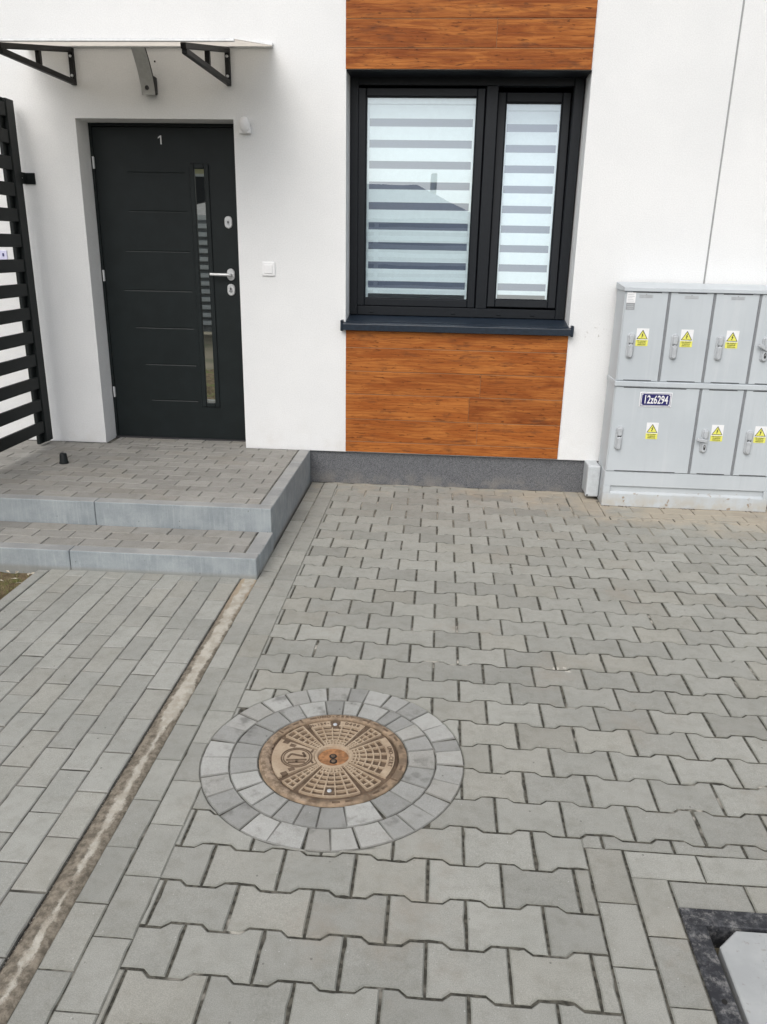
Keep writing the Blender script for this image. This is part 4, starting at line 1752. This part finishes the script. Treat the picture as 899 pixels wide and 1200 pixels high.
# rim round the recessed field of the plinth
base = m.build('base', M['cabinet'], cab)
m = MB()
m.box(CX0 + 0.002, CX1 - 0.002, CY + 0.004, -0.032, 0.2435, 0.829, 0.003)
lowc = m.build('lower_casing', M['cabinet'], cab)
m = MB()
m.box(CX0 + 0.002, CX1 - 0.002, CY + 0.004, -0.032, 0.8295, 1.402, 0.003)
upc = m.build('upper_casing', M['cabinet'], cab)
m = MB()
m.box(CX0 - 0.003, CX1 + 0.003, CY - 0.014, -0.028, 0.812, 0.846, 0.004)
m.build('middle_band', M['cabinet'], cab)
m = MB()
vs = [(CX0 - 0.006, CY - 0.016, 1.403), (CX1 + 0.006, CY - 0.016, 1.403), (CX1 + 0.006, -0.026, 1.403), (CX0 - 0.006, -0.026, 1.403),
      (CX0 - 0.006, CY - 0.016, 1.422), (CX1 + 0.006, CY - 0.016, 1.422), (CX1 + 0.006, -0.026, 1.446), (CX0 - 0.006, -0.026, 1.446)]
m.addv(vs, [[0, 1, 2, 3], [4, 5, 6, 7], [0, 1, 5, 4], [1, 2, 6, 5], [2, 3, 7, 6], [3, 0, 4, 7]])
m.build('cap', M['cabinet'], cab)
for xx, (a, b_) in ((1.1625, (0.85, 1.40)), (1.4355, (0.85, 1.40)), (1.7105, (0.85, 1.40)), (1.434, (0.247, 0.811)), (1.7095, (0.247, 0.811))):
    m = MB()
    m.box(xx - 0.0065, xx + 0.0065, CY - 0.0022, CY + 0.005, a, b_, 0.001)
    m.build('door_gap', M['cab_dark'], cab)


def sticker(par, x, z, yb):
    """white plate, yellow triangle with a bolt, yellow field with three lines of print"""
    m = MB()
    w, h = 0.0755, 0.1085
    y = yb - 0.0012
    m.box(x, x + w, y, yb + 0.001, z - h, z, 0.0)

    def flat(pts, mi, lift):
        m.addv([(px, y - lift, pz) for px, pz in pts], [list(range(len(pts)))], mi)
    cx = x + w / 2
    ya, yb2 = z - 0.008, z - 0.066
    flat([(cx - 0.035, yb2), (cx + 0.035, yb2), (cx, ya)], 2, 0.0004)
    flat([(cx - 0.0285, yb2 + 0.0038), (cx + 0.0285, yb2 + 0.0038), (cx, ya - 0.0078)], 1, 0.0008)
    bolt = [(0.003, 0.040), (-0.007, 0.022), (-0.001, 0.022), (-0.004, 0.0125), (-0.007, 0.0145), (-0.0035, 0.006), (0.003, 0.0145), (-0.0005, 0.0133), (0.0065, 0.026), (0.0005, 0.026), (0.006, 0.0395)]
    bz = yb2 + 0.002
    flat([(cx + px, bz + pz) for px, pz in bolt[:3] + bolt[8:]], 2, 0.0012)
    flat([(cx + px, bz + pz) for px, pz in bolt[2:9]], 2, 0.0012)
    flat([(x, z - h), (x + w, z - h), (x + w, z - 0.071), (x, z - 0.071)], 1, 0.0004)
    for k, (s, sz) in enumerate((('Nie dotykać!', 0.0125), ('Urządzenie', 0.0125), ('elektryczne', 0.0125))):
        m.text(s, sz, Matrix.Translation((cx, y - 0.0010, z - 0.0775 - 0.0110 * k)) @ FX, 2, 0.0002, 0.86)
    return m.build('warning_sticker', [M['white_print'], M['yellow'], M['black_print']], par)


def handle(par, x, zt, zb, yb, open_):
    m = MB()
    zc = (zt + zb) / 2
    h = zt - zb
    m.addv(*stadium(x, zc, 0.046, h, yb - 0.010, yb, 0.004))
    m.addv(*stadium(x + 0.001, zt - 0.0375, 0.030, 0.058, yb - 0.023, yb - 0.009, 0.005))
    if not open_:
        m.addv(*stadium(x + 0.001, zb + 0.048, 0.030, 0.086, yb - 0.026, yb - 0.009, 0.006))
        m.box(x - 0.011, x + 0.013, yb - 0.0115, yb - 0.0095, zt - 0.074, zt - 0.066, 0, 1)
    else:
        m.addv(*stadium(x + 0.001, zb + 0.040, 0.032, 0.070, yb - 0.019, yb - 0.009, 0.004))
        m.addv(*stadium(x + 0.002, zb + 0.040, 0.013, 0.034, yb - 0.0205, yb - 0.018, 0.001), mi=1)
        m.addv(*stadium(x + 0.002, zb + 0.046, 0.008, 0.010, yb - 0.0215, yb - 0.020, 0.0005), mi=2)
        # lever swung out to the left
        mt_ = Matrix.Translation((x, yb - 0.022, zc + 0.004)) @ Matrix.Rotation(R(open_), 4, 'Y')
        m.box(-0.055, 0.012, -0.010, 0.004, -0.011, 0.011, 0.004, 0, 2, mt_)
    return m.build('handle', [M['handle'], M['slot'], M['steel']], par)


YD = CY - 0.005
UP = [(0.8975, 1.1545), (1.1705, 1.4275), (1.4435, 1.7025), (1.7185, 1.9650)]
LOW = [(0.8975, 1.4260), (1.4420, 1.7015), (1.7175, 1.9650)]


def cabdoor(x0, x1, z0, z1, label=None):
    m = MB()
    m.box(x0, x1, YD, CY + 0.006, z0, z1, 0.003)
    d = m.build('cabinet_door', M['cabinet'], cab)
    if label:
        d['label'] = label
    w = x1 - x0
    for zz in (z0 + 0.0045, z1 - 0.0045):
        m = MB()
        m.box(x0 + 0.16 * w if w < .4 else x0 + .05, x1 - 0.16 * w, YD - 0.0006, YD + 0.002, zz - 0.0022, zz + 0.0022)
        m.build('vent_slot', M['slot'], d)
    n_ = 3 if w < 0.4 else 6
    for k in range(1, n_ + 1):
        xr = x0 + w * k / (n_ + 1)
        m = MB()
        m.box(xr - 0.0016, xr + 0.0016, YD - 0.0005, YD + 0.001, z0 + 0.03, z1 - 0.03)
        m.build('rib', M['cabinet'], d)
    return d


doors_u = [cabdoor(a, b_, 0.8485, 1.4005) for a, b_ in UP]
doors_l = [cabdoor(LOW[0][0], LOW[0][1], 0.2465, 0.8095, 'wide lower door with the blue number plate')] + [cabdoor(a, b_, 0.2465, 0.8095) for a, b_ in LOW[1:]]
for d, x, op in zip(doors_u, (0.957, 1.228, 1.504, 1.7835), (0, 0, 0, 28)):
    handle(d, x, 1.149, 0.991, YD, op)
for d, x, op in zip(doors_l, (0.9525, 1.500, 1.779), (0, 10, 0)):
    handle(d, x, 0.554, 0.392, YD, op)
for d, x in zip(doors_u[:3], (0.988, 1.261, 1.5385)):
    sticker(d, x, 1.178, YD)
sticker(doors_u[3], 1.813, 1.180, YD)
for d, x in zip(doors_l, (1.1225, 1.5365, 1.809)):
    sticker(d, x, 0.581, YD)
# maker's marks: a tiny grey plate with an arrow over each upper door
for d, x in zip(doors_u, (0.978, 1.253, 1.531, 1.806)):
    m = MB()
    m.box(x, x + 0.085, YD - 0.0010, YD + 0.001, 1.362, 1.383)
    m.addv([(x + 0.0375, YD - 0.0016, 1.381), (x + 0.0475, YD - 0.0016, 1.381), (x + 0.0425, YD - 0.0016, 1.389)], [[0, 1, 2]], 1)
    for k in range(2):
        m.box(x + 0.006, x + 0.079, YD - 0.0014, YD - 0.0008, 1.366 + 0.008 * k, 1.3685 + 0.008 * k, 0, 1)
    m.build('maker_plate', [M['handle'], M['grey_print']], d)
m = MB()
m.box(0.904, 0.957, YD - 0.0012, YD + 0.001, 1.332, 1.394)
m.box(0.904, 0.957, YD - 0.0012, YD + 0.001, 1.290, 1.3315, 0, 1)
for k in range(5):
    m.box(0.909, 0.950 - 0.006 * (k % 3), YD - 0.0016, YD - 0.001, 1.341 + 0.0095 * k, 1.3435 + 0.0095 * k, 0, 2)
for k in range(3):
    m.box(0.909, 0.949, YD - 0.0016, YD - 0.001, 1.297 + 0.0105 * k, 1.3005 + 0.0105 * k, 0, 3)
m.build('info_label', [M['white_print'], M['grey_print'], M['handle'], M['handle']], doors_u[0])
# blue number plate
m = MB()
px0, px1, pz0, pz1 = 1.056, 1.259, 0.684, 0.780
m.box(px0, px1, YD - 0.004, YD, pz0, pz1, 0.002, 1)
m.box(px0 + 0.006, px1 - 0.006, YD - 0.0052, YD - 0.003, pz0 + 0.006, pz1 - 0.006, 0, 0)
m.box(px0 + 0.0085, px1 - 0.0085, YD - 0.0056, YD - 0.003, pz0 + 0.0085, pz1 - 0.0085, 0, 1)
m.box(px0 + 0.0130, px1 - 0.0130, YD - 0.0060, YD - 0.003, pz0 + 0.0115, pz1 - 0.0115, 0, 0)
m.text('12z6294', 0.074, Matrix.Translation(((px0 + px1) / 2, YD - 0.0068, (pz0 + pz1) / 2 - 0.002)) @ FX, 1, 0.0013, 0.615)
for sx_ in (px0 + 0.017, px1 - 0.017):
    for sz_ in (pz0 + 0.0155, pz1 - 0.0155):
        m.lathe([(0.003, 0), (0.003, 0.0015)], (sx_, YD - 0.006, sz_), 'Y', 8, 1)
m.build('number_plate', [M['blue_print'], M['white_print']], doors_l[0])

m = MB()
for k in range(260):
    gx = random.uniform(0.89, 1.97)
    if math.sin(gx * 31) + math.sin(gx * 13 + 2) + random.gauss(0, 0.5) < 0.5:
        continue
    b = bmesh.new()
    bmesh.ops.create_icosphere(b, subdivisions=1, radius=random.uniform(0.0015, 0.0055))
    m.bm(b, random.choice((0, 0, 1)), False, Matrix.Translation((gx, CY - abs(random.gauss(0.002, 0.008)), 0.001)) @ Matrix.Rotation(random.uniform(0, 6), 4, 'Z') @ Matrix.Diagonal((1.5, 1, 0.7, 1)))
tag(m.build('dirt_crumbs', [M['grit'], M['grit_pale']]), 'dirt crumbs lying along the foot of the grey cabinet', kind='stuff')
# junction box beside the cabinet
jb = thing('junction_box', 'small grey plastic junction box on the plinth left of the cabinet', 'box', (0.84, 0.02, 0.03))
m = MB()
m.box(0.803, 0.884, -0.110, 0.0215, 0.026, 0.240, 0.008, seg=2)
m.build('body', M['box_grey'], jb)
m = MB()
m.box(0.800, 0.8865, -0.166, -0.111, 0.022, 0.244, 0.010, seg=2)
m.build('lid', M['box_grey'], jb)
for k in range(3):
    m = MB()
    m.box(0.832, 0.872, -0.1675, -0.1645, 0.052 + 0.060 * k, 0.096 + 0.060 * k, 0.001)
    m.build('knockout', M['box_grey'], jb)
m = MB()
m.lathe([(0.006, 0), (0.006, 0.002)], (0.811, -0.1655, 0.034), 'Y', 10)
m.build('screw', M['slot'], jb)

# ================================================================== MANHOLE
MC = Vector((-0.5235, -3.2195, 0.0))
man = thing('manhole_cover', 'round rusty cast iron manhole cover in a double ring of grey setts', 'manhole cover', MC)
m = MB()
# frame ring
m.lathe([(0.249, -0.05), (0.249, 0.0005), (0.2465, 0.003), (0.2225, 0.003), (0.2215, -0.004), (0.2215, -0.02)], (0, 0, 0), 'Z', 72)
m.f.pop(); m.i.pop(); m.s.pop()
# dark pockets and dashes on the frame
frame = None
for v in m.v:
    v += MC
frame = m.build('frame', M['iron_rim'], man)
# cover plate: a height field in polar cells
lid = MB()


def patch(r0, r1, a0, a1, z, mi, seg=None):
    seg = seg or max(1, int(abs(a1 - a0) / 5))
    vs, fs = [], []
    for s in range(seg + 1):
        t = R(a0 + (a1 - a0) * s / seg)
        for r_ in (r0, r1):
            vs.append((MC.x + r_ * math.cos(t), MC.y + r_ * math.sin(t), z))
    for s in range(seg):
        fs.append([2 * s, 2 * s + 1, 2 * s + 3, 2 * s + 2])
    lid.addv(vs, fs, mi)


def raised(r0, r1, a0, a1, z0, z1, mi, seg=None, mb=None):
    mb = mb or lid
    seg = seg or max(1, int(abs(a1 - a0) / 5))
    vs, fs = [], []
    for s in range(seg + 1):
        t = R(a0 + (a1 - a0) * s / seg)
        for r_ in (r0, r1):
            for z in (z0, z1):
                vs.append((MC.x + r_ * math.cos(t), MC.y + r_ * math.sin(t), z))
    for s in range(seg):
        a, b_ = 4 * s, 4 * s + 4
        fs += [[a + 1, a + 3, b_ + 3, b_ + 1], [a, a + 1, b_ + 1, b_], [a + 2, b_ + 2, b_ + 3, a + 3]]
    fs += [[0, 2, 3, 1], [4 * seg, 4 * seg + 1, 4 * seg + 3, 4 * seg + 2]]
    mb.addv(vs, fs, mi)


ZB, ZT = -0.0042, 0.0035
lid.lathe([(0.2205, -0.03), (0.2205, ZB - 0.004), (0.2130, ZB), (0.054, ZB)], tuple(MC), 'Z', 72, 1, False, False)
# sectors between the eight spokes (degrees)
SP = [40, 61, 126, 155, 222, 243, 305.5, 329.5, 400]


def sector(a0, a1, rb, cols, radial_from=0.062, skip=None):
    """grid of ribs: rb = radii of rings, cols = angular columns per ring band"""
    for k in range(len(rb)):
        r_ = rb[k]
        raised(r_ - 0.0022, r_ + 0.0022, a0, a1, ZB, ZT, 0)
    for k in range(len(rb) - 1):
        n_ = cols[k]
        for j in range(n_ + 1):
            a = a0 + (a1 - a0) * j / n_
            w = 0.0022 / ((rb[k] + rb[k + 1]) / 2) * 57.3
            c0, c1 = (a - w, a + w)
            if j == 0:
                c0, c1 = a, a + 2 * w
            if j == n_:
                c0, c1 = a - 2 * w, a
            raised(rb[k] + 0.0022, rb[k + 1] - 0.0022, c0, c1, ZB, ZT, 0, 1)


half = 3.2
RB = [0.066, 0.076, 0.089, 0.112, 0.134, 0.158, 0.182, 0.205]
RBs = [0.066, 0.076, 0.086, 0.097, 0.108, 0.132, 0.157, 0.182, 0.205]
# right
sector(329.5 + half, 400 - half, [0.066, 0.077, 0.089, 0.112, 0.136, 0.160, 0.184], [5, 5, 5, 5, 5, 5])
raised(0.184, 0.207, 329.5 + half, 400 - half, ZB, ZT - 0.0006, 0)
# two narrow upper right / upper left / lower left / lower right
for a0, a1 in ((40, 61), (126, 155), (222, 243), (305.5, 329.5)):
    sector(a0 + half, a1 - half, RBs, [2, 2, 2, 2, 2, 2, 2, 2])
# top and bottom, with the print band at the top
sector(61 + half, 126 - half, [0.066, 0.078, 0.092, 0.112, 0.134, 0.155, 0.178], [7, 7, 5, 5, 5, 5])
raised(0.178, 0.206, 61 + half, 90.5, ZB, ZT - 0.0006, 0)
raised(0.178, 0.206, 101, 126 - half, ZB, ZT - 0.0006, 0)
sector(243 + half, 305.5 - half, RB, [7, 7, 5, 5, 5, 5, 5])
# left: logo field
raised(0.066, 0.207, 155 + half, 222 - half, ZB, ZT - 0.0010, 0)
lid.lathe([(0.064, ZB - 0.001), (0.064, ZT + 0.001), (0.055, ZT + 0.001), (0.054, ZT - 0.001), (0.052, -0.007), (0.0, -0.008)], tuple(MC), 'Z', 48, 0, False)
lid.lathe([(0.2205, -0.032), (0.001, -0.032)], tuple(MC), 'Z', 32, 1, False)
lid_o = lid.build('lid', [M['iron'], M['iron_dirt']], man)
m = MB()
m.lathe([(0.0515, -0.0056), (0.045, -0.0060), (0.02, -0.0058), (0.001, -0.0058)], tuple(MC), 'Z', 40)
for dx_, dy in ((-0.0022, 0.0085), (0.0026, -0.0185)):
    m.lathe([(0.0130, -0.0058), (0.0130, -0.0045), (0.0125, -0.0045)], (MC.x + dx_, MC.y + dy, 0), 'Z', 20, 1)
    m.lathe([(0.0075, -0.0046), (0.0075, -0.0030), (0.006, -0.0022)], (MC.x + dx_, MC.y + dy, 0), 'Z', 20, 2)
m.build('hub', [M['rust'], M['black_hole'], M['iron_dirt']], man)
# bolts in square pockets
for a in (96, 274):
    m = MB()
    raised(0.166, 0.196, a - 4.6, a + 4.6, ZB - 0.001, ZT + 0.0003, 0, 2, m)
    cx, cy = MC.x + 0.182 * math.cos(R(a)), MC.y + 0.182 * math.sin(R(a))
    m.lathe([(0.0075, 0.0), (0.0075, ZT + 0.002), (0.005, ZT + 0.004)], (cx, cy, 0), 'Z', 12, 1)
    m.build('bolt', [M['iron_dirt'], M['handle']], man)


def arctext(mb, s, rad, a_mid, size, mi, inward, z, sx=0.9, track=0.72):
    """letters set on an arc; inward True: tops point to the rim"""
    step = size * track / rad * 57.3
    n_ = len(s)
    for k, ch in enumerate(s):
        a = a_mid - (k - (n_ - 1) / 2) * step if inward else a_mid + (k - (n_ - 1) / 2) * step
        rot = a - 90 if inward else a + 90
        mt_ = Matrix.Translation((MC.x + rad * math.cos(R(a)), MC.y + rad * math.sin(R(a)), z)) @ Matrix.Rotation(R(rot), 4, 'Z')
        if ch != ' ':
            mb.text(ch, size, mt_, mi, 0.0006, sx, 0.0006)


ZL = ZT + 0.0002
for args in (('EN-124-2', 0.192, 112.5, 0.018, 0, True, ZL, 0.9, 0.66), ('D400', 0.192, 77, 0.019, 0, True, ZL, 0.95, 0.75),
             ('UNO-CERT', 0.195, 5, 0.020, 0, True, ZL, 0.9, 0.70), ('UNO-CERT', 0.2345, 96, 0.017, 0, True, 0.0034, 1.15, 1.0)):
    m = MB()
    arctext(m, *args)
    m.build('lettering', M['iron_dirt'], man)
# raised emblem: KZ inside a ring
m = MB()
ec = (MC.x + 0.1235 * math.cos(R(190)), MC.y + 0.1235 * math.sin(R(190)))
for ra, rb_ in ((0.0535, 0.049), (0.0455, 0.0425)):
    n_ = 36
    vs, fs = [], []
    for s in range(n_):
        t = 2 * math.pi * s / n_
        for r_ in (ra, rb_):
            for z in (ZB, ZT + 0.0008):
                vs.append((ec[0] + r_ * math.cos(t), ec[1] + r_ * math.sin(t), z))
    for s in range(n_):
        a, b_ = 4 * s, 4 * ((s + 1) % n_)
        fs += [[a + 1, a + 3, b_ + 3, b_ + 1], [a, a + 1, b_ + 1, b_], [a + 2, b_ + 2, b_ + 3, a + 3]]
    m.addv(vs, fs, 0)
rotz = Matrix.Translation((ec[0], ec[1], 0)) @ Matrix.Rotation(R(98), 4, 'Z')


def stroke(x0, y0, x1, y1, w=0.0075):
    p, q = Vector((x0, y0, 0)), Vector((x1, y1, 0))
    d = (q - p).normalized()
    nrm = Vector((-d.y, d.x, 0)) * w / 2
    pts = [p - nrm, q - nrm, q + nrm, p + nrm]
    m.addv([(v.x, v.y, ZB) for v in pts] + [(v.x, v.y, ZT + 0.0007) for v in pts],
           [[4, 5, 6, 7], [0, 1, 5, 4], [1, 2, 6, 5], [2, 3, 7, 6], [3, 0, 4, 7]], 0, False, rotz)


for s_ in ((-0.026, -0.028, -0.026, 0.028), (-0.013, -0.034, -0.013, 0.034), (-0.026, 0.0, -0.013, 0.0),
           (0.001, 0.030, 0.020, 0.019), (0.020, 0.019, 0.003, -0.030), (0.003, -0.030, 0.026, -0.020)):
    stroke(*s_)
m.build('emblem', M['iron_dirt'], man)
for a, r0_, r1_ in ((160.5, 0.172, 0.194), (163.5, 0.142, 0.163), (216.5, 0.172, 0.194), (213.5, 0.142, 0.163), (166, 0.074, 0.081), (211, 0.074, 0.081)):
    m = MB()
    raised(r0_, r1_, a - 0.2 / r1_ * 3.1 * .8, a + 0.2 / r1_ * 3.1 * .8, ZB, ZT - 0.0003, 0, 2, m)
    m.build('pocket', M['iron_dirt'], man)
# dashes and gaps on the frame ring
for a in (18, 30, 46, 57, 68, 116, 133, 143, 334 + 16, 322, 313, 290, 280, 262, 250):
    m = MB()
    raised(0.231, 0.239, a - 3.0, a + 3.0, 0.001, 0.0035, 0, 3, m)
    m.build('rim_slot', M['iron_dirt'], man)
for a in (37, 64.5, 127, 150, 306, 334):
    m = MB()
    raised(0.2235, 0.2475, a - 0.8, a + 0.8, 0.001, 0.0037, 0, 1, m)
    m.build('rim_gap', M['iron_dirt'], man)
# earth caked over the left of the frame
m = MB()
n_ = 60
vs, fs = [], []
random.seed(21)
for s in range(n_ + 1):
    t = R(148 + 118 * s / n_)
    env = math.sin(math.pi * s / n_) ** 0.5
    for j in range(6):
        rr = 0.2485 - (0.040 * env + random.uniform(-0.004, 0.004)) * j / 5
        z = 0.0022 + 0.0035 * env * math.sin(math.pi * (j + 0.3) / 5.6) + random.uniform(-0.0012, 0.0012)
        vs.append((MC.x + rr * math.cos(t), MC.y + rr * math.sin(t), z if 0 < j < 5 else -0.004))
for s in range(n_):
    for j in range(5):
        a = s * 6 + j
        fs.append([a, a + 1, a + 7, a + 6])
m.addv(vs, fs, 0, True)
dirt_mat = NT('caked_earth')
_p = dirt_mat.pos()
M['caked'] = dirt_mat.done(dirt_mat.mix(dirt_mat.rng(dirt_mat.noise(_p, 50, 5, 0.7), 0.35, 0.65), (0.17, 0.125, 0.085), (0.36, 0.275, 0.20)), 0.95,
                           dirt_mat.bump(dirt_mat.noise(_p, 150, 4), 0.8, 0.003), spec=0.15)
cd = m.build('caked_earth', M['caked'], man)

# ================================================================== ACCESS PIT
pit = thing('access_hatch', 'square black framed access hatch filled with pale concrete in the paving', 'hatch', (0.745 + 0.027, -4.068, 0), rotz=0.0)
pit.location = (0, 0, 0)
pit.rotation_euler = (0, 0, TH)
pit['_o'] = [0, 0, 0]
m = MB()
fw = 0.0545
m.box(PX0, PX1, PY1 - fw, PY1, -0.10, 0.003, 0.003)
m.box(PX0, PX1, PY0, PY0 + fw, -0.10, 0.003, 0.003)
m.box(PX0, PX0 + fw, PY0 + fw, PY1 - fw, -0.10, 0.0025, 0.003)
m.box(PX1 - fw, PX1, PY0 + fw, PY1 - fw, -0.10, 0.0025, 0.003)
m.build('frame', M['access_frame'], pit)
m = MB()
ix0, ix1, iy0, iy1 = PX0 + fw + 0.012, PX1 - fw - 0.012, PY0 + fw + 0.012, PY1 - fw - 0.005
cut = 0.062
m.prism([(ix0, iy0), (ix1, iy0), (ix1, iy1), (ix0 + cut, iy1), (ix0 + 0.004, iy1 - cut * 0.88)], -0.06, -0.003, 0.003)
m.build('lid', M['access_lid'], pit)
m = MB()
m.addv([(PX0 + .03, PY0 + .03, -0.10), (PX1 - .03, PY0 + .03, -0.10), (PX1 - .03, PY1 - .03, -0.10), (PX0 + .03, PY1 - .03, -0.10)], [[0, 1, 2, 3]])
m.build('pit_floor', M['iron_dirt'], pit)
for (cx, cy) in ((PX0 + 0.028, PY1 - 0.275), (PX0 + 0.03, PY0 + 0.25)):
    m = MB()
    m.lathe([(0.0065, 0.0), (0.0065, 0.0015)], (cx, cy, 0.0025), 'Z', 12)
    m.build('screw_hole', M['black_hole'], pit)

# ================================================================== ACROSS THE STREET (seen mirrored in the glass)
hs_ = thing('neighbour_house', 'white house with grey hipped roof across the street, mirrored in the window', 'house', (-4.4, -23, 0))
m = MB()
m.box(-9.0, 0.35, -29, -20.2, -0.05, 2.45)
m.build('wall', M['far_white'], hs_)
m = MB()
vs = [(-9.5, -29.5, 2.45), (0.85, -29.5, 2.45), (0.85, -19.7, 2.45), (-9.5, -19.7, 2.45), (-6.0, -24.6, 3.75), (-1.5, -24.6, 3.75)]
m.addv(vs, [[0, 1, 5, 4], [1, 2, 5], [2, 3, 4, 5], [3, 0, 4], [0, 3, 2, 1]])
roof = m.build('roof', M['roof_tile'], hs_)
m = MB()
m.box(-1.0, -0.78, -24.3, -24.05, 3.3, 4.1, 0.02)
m.build('chimney', M['far_yellow'], roof)
for x in (-7.6, -5.0, -2.6):
    m = MB()
    m.box(x - 0.6, x + 0.6, -20.2, -20.14, 0.95, 2.05, 0.01)
    f_ = m.build('window', M['far_white'], hs_)
    m = MB()
    m.box(x - 0.52, x + 0.52, -20.14, -20.12, 1.03, 1.97)
    m.build('pane', M['slot'], f_)
hc = thing('neighbour_house', 'tall cream house with dark roof behind the street fence, mirrored in the door glass', 'house', (-10.2, -30, 0))
m = MB()
m.box(-15.5, -5.2, -38, -27.0, -0.05, 4.6)
m.build('wall', M['far_yellow'], hc)
m = MB()
m.addv([(-16, -38.5, 4.6), (-4.7, -38.5, 4.6), (-4.7, -26.3, 4.6), (-16, -26.3, 4.6), (-13, -32, 8.0), (-8, -32, 8.0)], [[0, 1, 5, 4], [1, 2, 5], [2, 3, 4, 5], [3, 0, 4], [0, 3, 2, 1]])
m.build('roof', M['roof_tile'], hc)
for x in (-12.5, -9.9, -7.2):
    m = MB()
    m.box(x - 0.6, x + 0.6, -27.0, -26.94, 2.9, 4.2, 0.01)
    f_ = m.build('window', M['far_white'], hc)
    m = MB()
    m.box(x - 0.5, x + 0.5, -26.94, -26.92, 3.0, 4.1)
    m.build('pane', M['slot'], f_)
ff = thing('street_fence', 'pale grey horizontal slat fence across the yard, mirrored in the door glass', 'fence', (-3.4, -9.6, 0))
for x in (-7.0, -5.2, -3.4, -1.6, 0.2):
    m = MB()
    m.box(x - 0.04, x + 0.04, -9.66, -9.58, -0.07, 2.15, 0.004)
    m.build('post', M['far_slat'], ff)
m = MB()
m.box(-7.2, 0.4, -9.69, -9.672, -0.02, 2.12, 0.002)
m.build('backing_panel', M['far_back'], ff)
m = MB()
m.box(-3.6, 3.6, -0.012, 0.012, -0.040, 0.040, 0.004)
sm = m.mesh('slat', M['far_slat'])
for k in range(14):
    place('slat', sm, ff, (0, 0.034, 0.16 + 0.148 * k))

# drop helper keys
for o in bpy.data.objects:
    if '_o' in o:
        del o['_o']
for c in list(bpy.data.curves):
    if c.users == 0:
        bpy.data.curves.remove(c)
print('interlocking pavers', count_b, 'objects', len(bpy.data.objects), 'tris', sum(len(p.vertices) - 2 for me in bpy.data.meshes for p in me.polygons))
